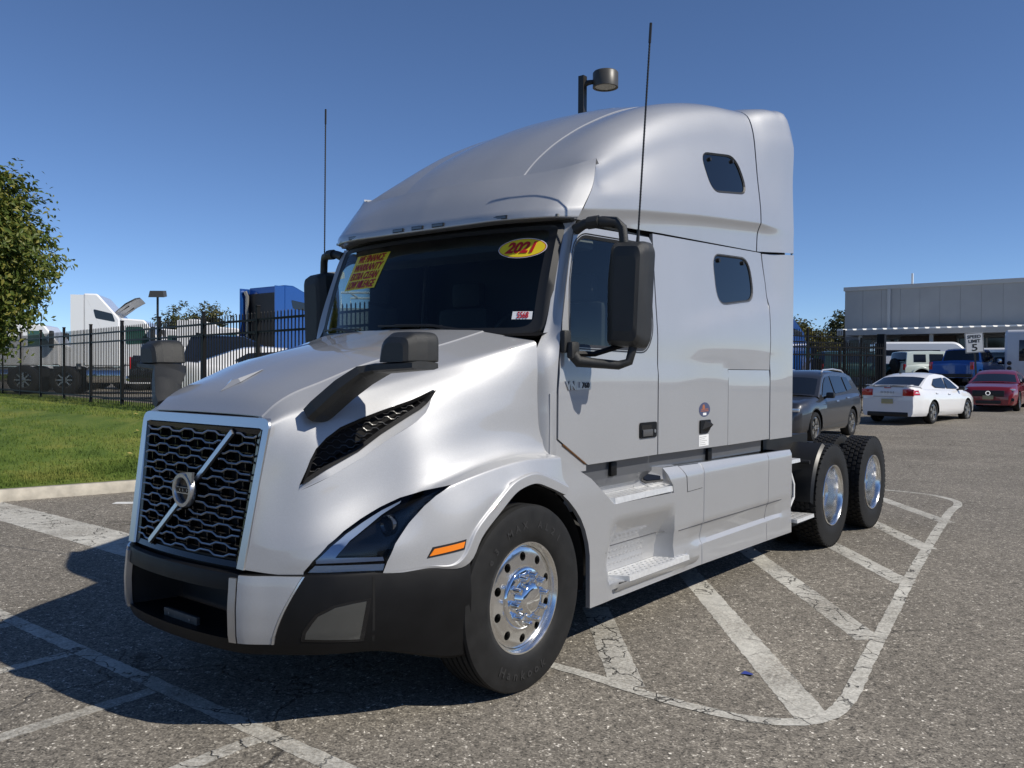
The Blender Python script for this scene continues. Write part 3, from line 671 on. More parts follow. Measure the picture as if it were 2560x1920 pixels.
G = loft(RL, [3.28, 3.295, 3.31], {2: .002, 3: .003, 10: .012}, 5)*np.array([.988, 1, .996]); mb = MB(); mb.grid(G.tolist(), True); mb.grid((G*np.array([-1, 1, 1])).tolist()); mb.build('fairing_seam', VOID, T)
# visor over the windshield
VL = [[(0, 0, .505, 2.945), (.35, .35, .54, 2.95), (.7, .7, .635, 2.965), (.9, .89, .69, 2.985), (1.0, .985, .735, 3.01), (1.06, 1.060, .80, 3.042)],
      [(0, 0, .40, 2.815), (.35, .35, .42, 2.815), (.7, .7, .475, 2.82), (.9, .90, .545, 2.83), (1.0, 1.005, .62, 2.845), (1.06, 1.083, .73, 2.865)],
      [(0, 0, .322, 2.678), (.35, .35, .332, 2.678), (.7, .68, .356, 2.68), (.9, .89, .425, 2.685), (1.0, 1.005, .50, 2.693), (1.06, 1.088, .615, 2.706)],
      [(0, 0, .315, 2.628), (.35, .35, .325, 2.63), (.7, .68, .347, 2.633), (.9, .885, .415, 2.636), (1.0, .995, .487, 2.639), (1.06, 1.068, .59, 2.643)],
      [(0, 0, .44, 2.632), (.35, .35, .45, 2.634), (.7, .67, .48, 2.636), (.9, .86, .55, 2.638), (1.06, 1.0, .63, 2.644)]]
G = loft(VL, np.linspace(0, 1.06, 26), {2: .02, 3: .012}, 6)
mb = MB(); mb.grid(G.tolist(), True); mb.grid((G*np.array([-1, 1, 1])).tolist())
q = [tuple(p) for p in G[-1]]; q2 = [(p[0]-.03, p[1]+.05, p[2]) for p in q]; mb.grid([q, q2], True); mb.grid([[(-p[0], p[1], p[2]) for p in q], [(-p[0], p[1], p[2]) for p in q2]])
q = [tuple(r[0]) for r in G]; q2 = [(p[0], p[1]+.03, p[2]-.03) for p in q]; mb.grid([q, q2]); mb.grid([[(-p[0], p[1], p[2]) for p in q], [(-p[0], p[1], p[2]) for p in q2]], True)
bm = bmesh.new(); bm.from_mesh(mb.mesh()); vis = obj('sun_visor', bm_mesh(bm, 35), SILVER, T)
mb = MB(); mb.grid([[(u*1.02, .50+.10*abs(u)**2, 2.60), (u*1.02, .42+.16*abs(u)**2, 2.652)] for u in np.linspace(-1, 1, 13)]); mb.build('header', SEAL, T)
MK = mat('smoked_marker', (.06, .06, .06), .15, coat=1)
for x in (-.666, -.181, 0, .181, .666):
    yv = .318+.03*(x/.666)**2; sl_ = .045*x; w_ = .05
    P = [(x-w_, z_) for z_ in (0,)]
    mb = MB(); c = [(x+dx, .3165+.036*((x+dx)/.68)**2-o, z_) for o in (.004, -.02) for dx, z_ in ((-w_, 2.641), (w_, 2.641), (w_, 2.664), (-w_, 2.664))]
    mb.add(c, [(0, 1, 2, 3), (0, 4, 5, 1), (1, 5, 6, 2), (2, 6, 7, 3), (3, 7, 4, 0)]); o = mb.build('marker_lamp', SEAL, vis, 0)
    mb = MB(); c = [(x+dx, .3165+.036*((x+dx)/.68)**2-.006, z_) for dx, z_ in ((-w_+.006, 2.645), (w_-.006, 2.645), (w_-.006, 2.660), (-w_+.006, 2.660))]; mb.add(c, [(0, 1, 2, 3)]); mb.build('lamp_lens', MK, o)
# ---------- truck: lower panels, steps, mirrors, chassis ----------
both('cowl_side', patch([(.30, 1.60), (.30, 1.22), (.40, 1.13), (.655, 1.13), (.655, 1.160), (.345, 1.336), (.345, 1.60)][::-1], lambda y, z: 1.098-.02*sst(.345, .27, y)*(1 if y < .345 else 0), (), .05, .02), SILVER)
RUST = mat('rusty_edge', (.16, .07, .02), .8)
mb = MB(); mb.tube([(1.103, .40, 1.304), (1.103, .64, 1.174)], .005, 5); both('door_edge_stain', mb.mesh(), RUST, dr)
# recessed sill between door and skirt
SILL = mat('shaded_silver_sill', (.16, .17, .19), .35, .6, coat=.5)  # body silver painted darker and bluer for the shade under the door
mb = MB(); mb.grid([[(1.045, y, 1.19), (1.04, y, 1.05), (1.00, y, .99), (.80, y, .985)] for y in np.linspace(.46, 3.46, 12)], True); both('sill', mb.mesh(), SILL)
for yy, zz in ((1.03, 1.105), (2.42, 1.10)):
    mb = MB(); mb.box((1.045, yy-.035, zz-.045), (1.065, yy+.035, zz+.045), .006); both('sill_bracket', mb.mesh(), BLACKP)
ARCH = [(.352, 1.03), (.43, .975), (.50, .915), (.554, .857), (.60, .785), (.635, .70), (.652, .62), (.657, .303)]
SK = ARCH[::-1]+[(.36, 1.225), (.52, 1.155), (.672, 1.082), (.925, .898), (1.712, .886), (1.70, .94), (1.655, .985), (1.62, 1.065), (1.80, 1.060), (3.955, 1.032), (3.968, .284), (2.10, .306)]
def KX(y, z):
    x = 1.132
    x -= .05*sst(.97, 1.09, z)**1.5 if y > 1.6 else .012*sst(.95, 1.2, z)
    gap = .609
    if y > .80:
        k = sst(.8, .95, y)*(1-sst(3.55, 3.9, y)*.75); zr = .487-.010*(y-2)
        drop = np.interp(z, [zr-.20, zr-.012, zr+.004, gap-.004, gap, gap+.005], [.004, .010, .036, .012, .004, 0])
        if 1.0 < y < 2.1: k *= .4+.6*sst(1.9, 2.1, y)
        x -= drop*k
    if 1.70 < y < 3.9 and abs(y-1.79) < 0: x -= .01
    # pocket behind the lower step
    if .86 < y < 1.74:
        m = sst(.86, 1.0, y)*(1-sst(1.685, 1.715, y)); d = np.interp(z, [.30, .36, .42, .425, .60, .80], [0, .01, .02, .135, .10, 0]); x -= d*m
    if .95 < y < 2.0: x += .028*sst(.93, 1.06, y)*(1-sst(1.86, 2.0, y))*(sst(.33, .385, z)*(1-sst(.40, .43, z)))
    return float(x)
sk = both('side_skirt', patch(SK, KX, (), .028, .03), SILVER)
# vertical panel joints on the skirt
for y0, z0, z1 in ((2.165, .31, 1.05), (3.40, .295, 1.04)):
    mb = MB(); mb.tube([(KX(y0, z)+.0005, y0+.02*math.sin((z-.3)*2), z) for z in np.linspace(z0, z1, 22)], .0022 if y0 > 3 else .006, 4); both('skirt_joint', mb.mesh(), SILVER if y0 < 3 else mat('joint_grey', (.2, .2, .21), .5), sk)
mb = MB(); mb.tube([(KX(y, .608)+.001, y, .608) for y in np.linspace(.83, 3.72, 40) if not (1.69 < y < 1.73)], .0025, 4); both('skirt_crease', mb.mesh(), mat('joint_dark', (.05, .05, .055), .5), sk)
FD = [(1.845, 1.058), (1.905, .98), (1.918, .872), (2.15, .878), (2.145, 1.052)][::-1]
fdm = patch(FD, lambda y, z: KX(y, z)+.003, (), .03, .02); fd = both('filler_door', fdm, SILVER, sk)
both('filler_door_gap', ringpatch(ins(FD, -.004), .006, .0012, .001, KX).mesh(), SEAL, fd)
# upper step: riser, housing and tread
mb = MB(); mb.grid([[(1.03, y, 1.085), (.985, y, 1.07), (.955, y, .90), (.955, y, .86)] for y in np.linspace(.62, 1.66, 8)], True); both('step_riser', mb.mesh(), SILVER, sk)
mb = MB(); hv = [(1.12, 1.71, .93), (1.105, 1.655, .995), (1.09, 1.62, 1.068), (.975, 1.47, 1.08), (.965, 1.44, .985), (.965, 1.45, .93)]
mb.add(hv, [(0, 1, 2, 3, 4, 5)]); mb.add([(1.12, 1.71, .93), (.965, 1.45, .93), (.965, 1.45, .88), (1.12, 1.71, .88), (1.09, 1.62, 1.068), (1.06, 1.85, 1.06), (.975, 1.85, 1.08), (.975, 1.47, 1.08)], [(0, 3, 2, 1), (4, 5, 6, 7)]); both('step_housing', mb.mesh(0), SILVER, sk)
mb = MB(); nrm = Vector((.75, -.55, .35)).normalized(); cc = Vector((1.035, 1.565, 1.005))
ux = Vector((.5, .8, 0)).normalized(); uz = Vector((-.25, .15, 1)).normalized()
for w_, h_, o_, m_ in ((.085, .045, .004, 0), (.065, .028, .010, 1)):
    mb.i = m_; q = [cc+ux*a+uz*b+nrm*o_ for a, b in ((-w_, -h_*.6), (-w_*.6, -h_), (w_, -h_*.8), (w_, h_*.7), (w_*.7, h_), (-w_*.8, h_))]; mb.add(q+[p-nrm*.03 for p in q], [(0, 1, 2, 3, 4, 5)]+[(i, i+6, (i+1) % 6+6, (i+1) % 6) for i in range(6)])
both('step_lamp', mb.mesh(0), [SEAL, GLOSSB], sk)
def tread(x0, x1, y0, y1, z, th, nx, ny, skew=0):
    """aluminium plate with punched square holes"""
    mb = MB(); X = np.linspace(x0, x1, nx*2+2); Y = np.linspace(y0, y1, ny*2+2); v = {}
    sh = lambda x, y: y-skew*(x1-x)
    for i in range(nx*2+1):
        for j in range(ny*2+1):
            if i % 2 and j % 2:
                a = [(X[i], sh(X[i], Y[j]), z), (X[i+1], sh(X[i+1], Y[j]), z), (X[i+1], sh(X[i+1], Y[j+1]), z), (X[i], sh(X[i], Y[j+1]), z)]
                mb.add(a+[(p[0], p[1], z-.018) for p in a], [(0, 4, 5, 1), (1, 5, 6, 2), (2, 6, 7, 3), (3, 7, 4, 0)]); continue
            mb.add([(X[i], sh(X[i], Y[j]), z), (X[i+1], sh(X[i+1], Y[j]), z), (X[i+1], sh(X[i+1], Y[j+1]), z), (X[i], sh(X[i], Y[j+1]), z)], [(0, 1, 2, 3)])
    mb.add([(x1, y0, z), (x1, y1, z), (x1+.004, y1, z-th), (x1+.004, y0, z-th), (x0, sh(x0, y0), z), (x0, sh(x0, y1), z), (x0, sh(x0, y1), z-th), (x0, sh(x0, y0), z-th)], [(0, 3, 2, 1), (4, 5, 6, 7), (0, 4, 7, 3), (1, 2, 6, 5)])
    bm = bmesh.new(); me = mb.mesh(0); bm.from_mesh(me); return bm_mesh(bm, 20)
st = both('upper_step', tread(.965, 1.125, .945, 1.705, .935, .038, 4, 13, .75), ALUT, sk)
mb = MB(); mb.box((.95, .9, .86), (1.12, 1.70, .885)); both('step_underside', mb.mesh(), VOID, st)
st = both('lower_step', tread(1.0, 1.165, 1.06, 1.885, .428, .034, 4, 14, .45), ALUT, sk)
mb = MB()
G = [[(1.13+.03*f, y, z) for z, f in ((.40, 1.15), (.375, 1.0), (.345, .25))] for y, f in ((.93, 0), (1.03, .95), (1.06, 1.2), (1.87, 1.2), (1.93, .8), (2.05, 0))]; mb.grid(G); both('step_shelf', mb.mesh(40), SILVER, st)
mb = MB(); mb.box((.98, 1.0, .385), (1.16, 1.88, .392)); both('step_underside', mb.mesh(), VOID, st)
# embossed ribs in the pocket behind the lower step
mb = MB()
for i in range(11):
    for j in range(3):
        y = 1.02+i*.045+j*.015; z = .57-j*.045
        x = KX(y, z); mb.add([(x+.001, y-.016, z-.006), (x+.005, y, z), (x+.001, y+.016, z+.006), (x+.001, y, z-.012)], [(0, 3, 1), (1, 3, 2), (0, 1, 2)])
both('embossed_ribs', mb.mesh(), SILVER, sk, kind='stuff')
# back faces, rear steps, hose
mb = MB(); mb.box((.8, 3.93, .29), (1.09, 3.964, 1.02)); both('skirt_end', mb.mesh(), DARKM)
for z, y1, x0, x1 in ((.925, 4.28, .86, 1.09), (.395, 4.44, .88, 1.17)):
    r_ = both('catwalk_step', tread(x0, x1, 4.0, y1, z, .032, 4, 6), ALUT); mb = MB(); mb.box((x0, 3.95, z-.07), (x1-.05, y1-.06, z-.036)); both('step_bracket', mb.mesh(), DARKM, r_)
mb = MB(); mb.tube([(1.06, 3.97, .90), (1.08, 4.05, .83), (1.09, 4.12, .70), (1.09, 4.12, .58), (1.07, 4.05, .47), (1.04, 3.97, .43)], .013, 8); mb.build('air_hose', STW, T)
# frame, tanks and underbody
mb = MB()
for s in (-1, 1): mb.box((s*.40, -1.0, .62), (s*.48, 7.15, .90))
for y in (0, 4.96, 6.31): mb.box((-.75, y-.07, .44), (.75, y+.07, .58))
for y in (1.2, 2.6, 3.9, 5.6, 7.1): mb.box((-.40, y-.05, .66), (.40, y+.05, .86))
mb.build('chassis', DARKM, T, 0)
mb = MB(); mb.box((-.50, -1.0, .50), (.50, .25, 1.28)); mb.box((-.50, -1.05, .42), (.50, -.95, .6)); mb.build('engine_block', VOID, T, 0)
for s in (-1, 1):
    mb = MB(); mb.lathe([(.75, .001), (.75, .27), (.78, .29), (3.75, .29), (3.78, .27), (3.78, .001)], 24, 'y', (s*.66, 0, .62)); mb.build('fuel_tank', DARKM, T)
for s in (-1, 1):                        # inner wheel housings
    mb = MB(); A_ = np.linspace(R(-6), R(190), 22); mb.grid([[(s*x, .02-.60*math.cos(a)*1.0, .52+.585*math.sin(a)) for x in (.55, 1.11)] for a in A_]); mb.add([(s*.55, -.65, .3), (s*.55, .65, .3), (s*.55, .65, 1.15), (s*.55, -.65, 1.15)], [(0, 1, 2, 3)]); mb.build('wheel_housing', VOID, T)
    mb = MB(); A_ = np.linspace(R(118), R(182), 12); mb.grid([[(s*x, 4.96+(.60 if i_ else .585)*math.cos(a), .53+.585*math.sin(a)-(.0 if i_ else .02)) for x, i_ in ((.62, 1), (1.16, 1), (1.185, 0))] for a in A_]); ff = mb.build('quarter_fender', mat('fender_plastic', (.016, .016, .016), .4), T)
    mb = MB(); mb.tube([(s*1.0, 4.42, .88), (s*1.13, 4.43, .88)], .02, 8); mb.build('fender_bolt', DARKM, ff)
    mb = MB(); mb.box((s*.86, 3.9, .90), (s*.885, 5.05, 1.115)); mb.box((s*.40, 3.7, 1.06), (s*.86, 4.95, 1.11)); cw = mb.build('side_shield', mat('shield_black', (.006, .006, .006), .5), T)
    mb = MB(); mb.box((s*.66, 7.02, .14), (s*1.08, 7.045, .74)); mb.build('mud_flap', SEAL, T)
    mb = MB(); mb.box((s*.98, 7.05, .56), (s*1.09, 7.09, .66), .01); mb.build('tail_lamp', LENS, T)
mb = MB(); mb.box((-.46, 5.0, .92), (.46, 6.1, .98), .02); mb.lathe([(.98, .001), (1.03, .45), (.98, .46)], 28, 'z', (0, 5.62, 0)); mb.build('fifth_wheel', DARKM, T)
mb = MB(); mb.box((-1.02, 4.025, 1.2), (1.02, 4.03, 3.9)); mb.build('sleeper_back', mat('sleeper_back_panel', (.25, .25, .26), .5), T)
# ---------- mirrors ----------
MO = [(1.262, 1.876), (1.465, 1.862), (1.49, 1.905), (1.515, 2.43), (1.495, 2.475), (1.315, 2.488), (1.285, 2.46), (1.262, 2.264)]
def mirror_head():
    P = rounded(MO, [.03, .04, .05, .05, .05, .05, .06, .10], 4); n = len(P); cx = 1.40; czz = 2.17
    L = []
    for y, k in ((.735, .97), (.72, 1.0), (.66, 1.0), (.615, .97), (.575, .78), (.562, .60)):
        L.append([(cx+(q[0]-cx)*k+(.015 if k < .9 else 0), y+(.0 if q[1] < 2.3 else .0), czz+(q[1]-czz)*(k if k > .9 else k+.1)) for q in P])
    mb = MB()
    for a, b in zip(L[:-1], L[1:]):
        N = len(mb.v); mb.add(a+b, [(i, (i+1) % n, n+(i+1) % n, n+i) for i in range(n)])
    mb.add(L[-1], [tuple(range(n))]); return mb, L
mb, L = mirror_head(); mr = both('cab_mirror', mb.mesh(24), GREYP)
mb = MB(); n = len(L[0]); mb.add([(1.40+(q[0]-1.40)*.93, .732, 2.17+(q[2]-2.17)*.96) for q in L[0]], [tuple(range(n))]); both('mirror_glass', mb.mesh(0), CHROME, mr)
mb = MB(); mb.tube([(1.055, .59, 2.575), (1.12, .585, 2.60), (1.24, .60, 2.605), (1.31, .625, 2.60), (1.345, .645, 2.565), (1.355, .65, 2.47)], [.034, .03, .032, .03, .028, .028], 10)
mb.tube([(1.15, .58, 2.602), (1.22, .59, 2.606)], .038, 8); both('upper_arm', mb.mesh(45), GREYP, mr)
mb = MB(); mb.box((1.095, .37, 1.835), (1.135, .44, 1.965), .015); mb.box((1.13, .39, 1.80), (1.175, .47, 1.90), .018); mb.tube([(1.15, .43, 1.83), (1.17, .46, 1.785), (1.26, .52, 1.775), (1.36, .59, 1.765), (1.405, .63, 1.785), (1.42, .65, 1.87)], [.035, .034, .028, .026, .025, .025], 10)
both('lower_arm', mb.mesh(45), GREYP, mr)
mb = MB(); mb.tube([(1.16, .46, 1.83), (1.22, .55, 1.83), (1.36, .70, 1.895)], [.02, .018, .018], 6); both('stay', mb.mesh(), BLACKP, mr)
for a, b in (((1.45, .64, 2.47), (1.524, .64, 3.70)), ((-1.335, .64, 2.47), (-1.325, .64, 3.745))):
    mb = MB(); a, b = Vector(a), Vector(b); mb.tube([a, a.lerp(b, .06)], [.011, .008], 8); mb.tube([a.lerp(b, t) for t in (0, .5, .92)], .0052, 6); mb.tube([a.lerp(b, .91), b], .0078, 6)
    for t in range(60):
        q = a.lerp(b, .08+t*.0138); mb.tube([q, q+(b-a)*.004], .0066, 5, True)
    mb.build('antenna', SEAL, T)
# hood mirrors
def hood_mirror():
    mb = MB()
    # bent arm from the hood shoulder to the plate under the head
    S = [((.66, -1.03, 1.515), .075, .045), ((.70, -1.02, 1.545), .08, .05), ((.80, -.965, 1.64), .085, .045), ((.875, -.905, 1.705), .10, .035), ((.945, -.86, 1.738), .105, .024), ((1.205, -.835, 1.752), .105, .020)]
    Lr = []
    for i, (c, w_, h_) in enumerate(S):
        c = Vector(c); d = (Vector(S[min(i+1, 5)][0])-Vector(S[max(i-1, 0)][0])).normalized(); a = Vector((0, 1, 0)); a = (a-d*a.dot(d)).normalized(); b = d.cross(a)
        Lr.append([c+a*w_*u+b*h_*v for u, v in ((-.9, -.6), (-.6, -1), (.6, -1), (.9, -.6), (.9, .5), (.5, .9), (-.5, .9), (-.9, .5))])
    for a, b in zip(Lr[:-1], Lr[1:]): mb.add(a+b, [(i, (i+1) % 8, 8+(i+1) % 8, 8+i) for i in range(8)])
    mb.add(Lr[0], [tuple(range(8))]); mb.add(Lr[-1], [tuple(range(7, -1, -1))])
    
    return mb
hm = both('hood_mirror', hood_mirror().mesh(35), GREYP)
HP = rounded([(.965, 1.764), (1.205, 1.767), (1.205, 1.905), (.995, 1.912)], [.01, .01, .05, .09], 5); n = len(HP); mb = MB(); L = []
for y, k in ((-.745, .97), (-.76, 1.0), (-.82, 1.0), (-.88, .93), (-.92, .80), (-.935, .62)): L.append([(1.09+(q[0]-1.09)*k, y, 1.766+(q[1]-1.766)*(k*.5+.5 if k > .8 else k)) for q in HP])
for a, b in zip(L[:-1], L[1:]): mb.add(a+b, [(i, n+i, n+(i+1) % n, (i+1) % n) for i in range(n)])
mb.add(L[-1], [tuple(range(n-1, -1, -1))]); mb.add(L[0], [tuple(range(n))]); both('mirror_shell', mb.mesh(40), GREYP, hm)
mb = MB(); mb.add([(1.09+(q[0]-1.09)*.9, -.742, 1.79+(q[1]-1.79)*.9) for q in HP], [tuple(range(n))]); both('mirror_glass', mb.mesh(0), CHROME, hm)
# ---------- handles, badges, stickers ----------
mb = MB(); x = SX(1.38, 1.34); mb.prism(rounded([(1.268, 1.288), (1.492, 1.288), (1.492, 1.392), (1.268, 1.392)], .018, 3), .010, 'x', x-.001); h1 = mb.build('door_handle', BLACKP, dr[0], 20)
mb = MB(); mb.box((x+.0085, 1.285, 1.345), (x+.0105, 1.42, 1.375)); mb.build('handle_recess', VOID, h1); mb = MB(); mb.box((x+.006, 1.29, 1.30), (x+.020, 1.42, 1.345), .005); mb.build('handle_flap', mat('handle_grey', (.07, .07, .072), .45), h1); mb = MB(); mb.lathe([(.012, .001), (.012, .012), (0, .013)], 14, 'x', (x+.002, 1.46, 1.33)); mb.build('lock', BRUSH, h1)
mb = MB(); x = SX(2.23, 1.33); mb.prism(rounded([(2.145, 1.272), (2.27, 1.272), (2.318, 1.31), (2.318, 1.372), (2.145, 1.372)], .015, 3), .012, 'x', x-.001); mb.add([(x+.012, 2.17, 1.30), (x+.012, 2.25, 1.285), (x+.045, 2.29, 1.335), (x+.012, 2.30, 1.36), (x+.012, 2.22, 1.365)], [(0, 1, 2), (1, 3, 2), (3, 4, 2), (4, 0, 2)]); mb.build('luggage_latch', BLACKP, slp[0], 15)
def sidetext(b, size, y, z, m, par, o=.0015, **k): return text(b, size, m, par, mw=frame((SX(y, z)+o, y, z), (0, 1, 0), (0, 0, 1)), **k)
mb = MB(); mb.prism([(.565, 1.622), (.684, 1.622), (.684, 1.665), (.565, 1.665)], .004, 'x', SX(.6, 1.64)); bd = mb.build('model_badge', BRUSH, dr[0], 0)
sidetext('760', .047, .625, 1.644, SEAL, bd, .0055, bold=.001, sx=1.15); sidetext('VNL', .066, .492, 1.642, BRUSH, bd, .003, bold=.004, depth=.004, sx=1.05, shear=-.15)
def disc(cy, cz_, ry, rz_, m, par, name, o=.0015):
    mb = MB(); n = 28; mb.add([(SX(cy, cz_)+o, cy+ry*math.cos(2*math.pi*i/n), cz_+rz_*math.sin(2*math.pi*i/n)) for i in range(n)], [tuple(range(n))]); return mb.build(name, m, par, 0)
d0 = disc(2.228, 1.449, .092, .054, STB, slp[0], 'round_sticker'); disc(2.21, 1.468, .02, .02, mat('sticker_orange', (.35, .12, .05), .5), d0, 'sticker_print', .0025)
mb = MB(); mb.box((SX(2.2, 1.41)+.001, 2.20, 1.407), (SX(2.2, 1.41)+.003, 2.255, 1.425)); mb.build('sticker_tab', STW, d0, 0)
for i, (yy, ww) in enumerate(((2.228, .12), (2.228, .13))):
    mb = MB(); zz = 1.452-i*.013; mb.box((SX(2.2, 1.41)+.001, yy-ww/2, zz-.003), (SX(2.2, 1.41)+.0028, yy+ww/2, zz+.003)); mb.build('sticker_line', mat('sticker_orange', ()), d0, 0)
mb = MB(); x = SX(2.2, 1.22); mb.box((x-.001, 2.14, 1.178), (x+.002, 2.30, 1.262)); lb = mb.build('paper_label', STW, slp[0], 0)
PRN = mat('print_grey', (.35, .36, .37), .6); mb = MB()
for i in range(5): mb.box((x+.0015, 2.15, 1.188+i*.014), (x+.0026, 2.15+random.uniform(.08, .14), 1.192+i*.014))
mb.build('label_print', PRN, lb, 0)
def ws_patch(u0, u1, v0, v1, m, name, o, sk_=0, ell=False):
    mb = MB(); N = 10
    if ell:
        uc, vc = (u0+u1)/2, (v0+v1)/2; n = 40; mb.add([WS(uc, vc, o)]+[WS(uc+(u1-u0)/2*math.cos(2*math.pi*i/n), vc+(v1-v0)/2*math.sin(2*math.pi*i/n), o) for i in range(n)], [(0, 1+i, 1+(i+1) % n) for i in range(n)])
    else: mb.grid([[WS(u0+(u1-u0)*i/N, v0+(v1-v0)*j/N, o) for j in range(N+1)] for i in range(N+1)])
    return mb.build(name, m, ws, 0)
def ws_text(b, size, u, v, m, par, o, **k):
    e = .01; ax = (Vector(WS(u+e, v))-Vector(WS(u-e, v))).length/(2*e); ay = (Vector(WS(u, v+e))-Vector(WS(u, v-e))).length/(2*e); t = text(b, size, m, par, **k)
    for p in t.data.vertices: p.co = WS(u+p.co.x/ax, v+p.co.y/ay, o+p.co.z)      # laid onto the curved pane
    return t
ov = ws_patch(.645, .962, .695, .885, STW, 'year_sticker', .004, ell=True); e2 = ws_patch(.65, .957, .70, .88, REDT, 'sticker_rim', .005, ell=True); e2.parent = ov; e3 = ws_patch(.655, .952, .705, .875, YELLOW, 'sticker_face', .006, ell=True); e3.parent = ov
t0 = ws_text('2021', .104, .797, .79, REDT, ov, .0085, bold=.004, sx=.92, shear=.25)
ys_ = ws_patch(-.765, -.345, .505, .89, YELLOW, 'sales_sticker', .004)
for i, b in enumerate(('WE FINANCE', 'WARRANTY', 'EXTRA CLEAN', 'LOW MILEAGE')):
    ws_text(b, .082, -.555, .84-i*.095, REDT, ys_, .0065, bold=.0016, sx=.66 if i != 1 else .76, shear=.22)
ns_ = ws_patch(.835, .945, .13, .20, STW, 'number_sticker', .004); ws_text('5568', .056, .895, .165, REDT, ns_, .0065, bold=.0003, sx=.62)
# ---------- cab interior ----------
mb = MB(); mb.grid([[(u*.98, y+.24*abs(u)**2.2, z) for y, z in ((.12, 1.93), (.35, 1.955), (.62, 1.93), (.66, 1.6))] for u in np.linspace(-1, 1, 15)]); mb.build('dashboard', INT, T, 40)
mb = MB(); mb.box((-1.0, 1.55, 1.2), (1.0, 1.58, 2.66)); mb.build('sleeper_curtain', INT, T, 0)
mb = MB(); mb.box((-1.0, .48, 2.645), (1.0, 1.55, 2.66)); mb.box((-.95, .62, 2.50), (.95, .95, 2.645), .02); mb.build('headliner', mat('headliner', (.16, .165, .16), .8), T)
for x in (.52, -.52):
    mb = MB(); mb.box((x-.27, .95, 1.55), (x+.27, 1.45, 1.70), .05); mb.box((x-.26, 1.32, 1.65), (x+.26, 1.48, 2.22), .06); mb.box((x-.15, 1.36, 2.22), (x+.15, 1.46, 2.42), .05); mb.build('seat', INT, T)
mb = MB(); ring_ = [(.5+.23*math.cos(a), .72+.10*math.sin(a), 1.93+.20*math.sin(a)) for a in np.linspace(0, 2*math.pi, 29)]; mb.tube(ring_, .016, 6, False); mb.tube([(.28, .72, 1.93), (.72, .72, 1.93)], .014, 6); mb.tube([(.5, .72, 1.92), (.5, .55, 1.80)], .03, 8); mb.build('steering_wheel', SEAL, T)
# ---------- wheels ----------
def tyre_prof(Rr, r0, w):
    """half tyre section as (axial, radius); outer side +"""
    h = w/2
    return [(h*.70, r0), (h*.86, r0+.012), (h*.97, r0+.05), (h*1.0, r0+.095), (h*.985, Rr-.085), (h*.95, Rr-.045), (h*.94, Rr-.030), (h*.90, Rr-.010)]
def steer_tyre(Rr, r0, w):
    S = tyre_prof(Rr, r0, w); h = w/2; tr = []
    gx = [.74, .44, .15, -.15, -.44, -.74]
    for g in gx: tr += [(h*g+.007, Rr-.003), (h*g+.005, Rr-.016), (h*g-.005, Rr-.016), (h*g-.007, Rr-.003)]
    prof = S+tr+[(-a, b) for a, b in S[::-1]]; mb = MB(); mb.lathe(prof, 72, 'x'); return mb
def drive_tyre(Rr, r0, w, full=True):
    S = tyre_prof(Rr-.008, r0, w); h = w/2; mb = MB()
    S = S[:-1]+[(h*.90, Rr-.018)]
    mb.lathe(S+[(-a, b) for a, b in S[::-1]], 64, 'x')
    nb = 52
    for r_ in range(5):              # tread blocks in five rows
        for k in range(nb):
            a0 = 2*math.pi*(k+(.5 if r_ % 2 else 0))/nb; a1 = a0+2*math.pi/nb*.80; xa = -h*.93+r_*h*.372+.004; xb = xa+h*.35-(.008 if 0 < r_ < 4 else 0)
            q = []
            for rr_ in (Rr-.020, Rr-.005):
                kk = 0 if rr_ < Rr-.01 else .004
                for x, a in ((xa+kk, a0+.012), ((xa+xb)/2, a0), (xb-kk, a0+.012), (xb-kk, a1-.012), ((xa+xb)/2, a1), (xa+kk, a1-.012)): q.append((x, rr_*math.cos(a), rr_*math.sin(a)))
            mb.add(q, [(6, 7, 8, 9, 10, 11)]+[(i, (i+1) % 6, 6+(i+1) % 6, 6+i) for i in range(6)])
    return mb
def disc_holes(prof, ra, rb, rc, rh, nh=10):
    """wheel disc between radii ra..rb as surface of revolution with nh hand holes at radius rc"""
    mb = MB(); px = [q[1] for q in prof]; pa = [q[0] for q in prof]; o = np.argsort(px)
    X = lambda r: float(np.interp(r, np.array(px)[o], np.array(pa)[o]))
    for k in range(nh):
        a0 = 2*math.pi*k/nh; a1 = 2*math.pi*(k+1)/nh; am = (a0+a1)/2; N = 6; B = []
        for i in range(N): B.append((ra, a0+(a1-a0)*i/N))
        for i in range(N): B.append((ra+(rb-ra)*i/N, a1))
        for i in range(N): B.append((rb, a1+(a0-a1)*i/N))
        for i in range(N): B.append((rb+(ra-rb)*i/N, a0))
        B = [(r*math.cos(a), r*math.sin(a)) for r, a in B]; c = (rc*math.cos(am), rc*math.sin(am)); n = len(B); v = []
        ang = [math.atan2(b[1]-c[1], b[0]-c[0]) for b in B]; Hh = [(c[0]+rh*math.cos(t), c[1]+rh*math.sin(t)) for t in ang]
        for t in (0, .35, .7, 1): v += [(X(math.hypot(b[0]+(h[0]-b[0])*t, b[1]+(h[1]-b[1])*t)), b[0]+(h[0]-b[0])*t, b[1]+(h[1]-b[1])*t) for b, h in zip(B, Hh)]
        v += [(X(rc)-.025, h[0], h[1]) for h in Hh]
        mb.add(v, [(L*n+i, L*n+(i+1) % n, (L+1)*n+(i+1) % n, (L+1)*n+i) for L in range(4) for i in range(n)])
    bm = bmesh.new(); bm.from_mesh(mb.mesh()); return bm_mesh(bm, 40)
def nut(mb, x, y, z, L=.062, r=.019):
    N = len(mb.v); mb.lathe([(0, r*1.25), (.012, r*1.25), (.016, r*.95), (L-.012, r*.80), (L-.004, r*.82), (L, r*.6), (L, .001)], 12, 'x', (x, y, z)); return mb
STY, RIMR = .505, .303
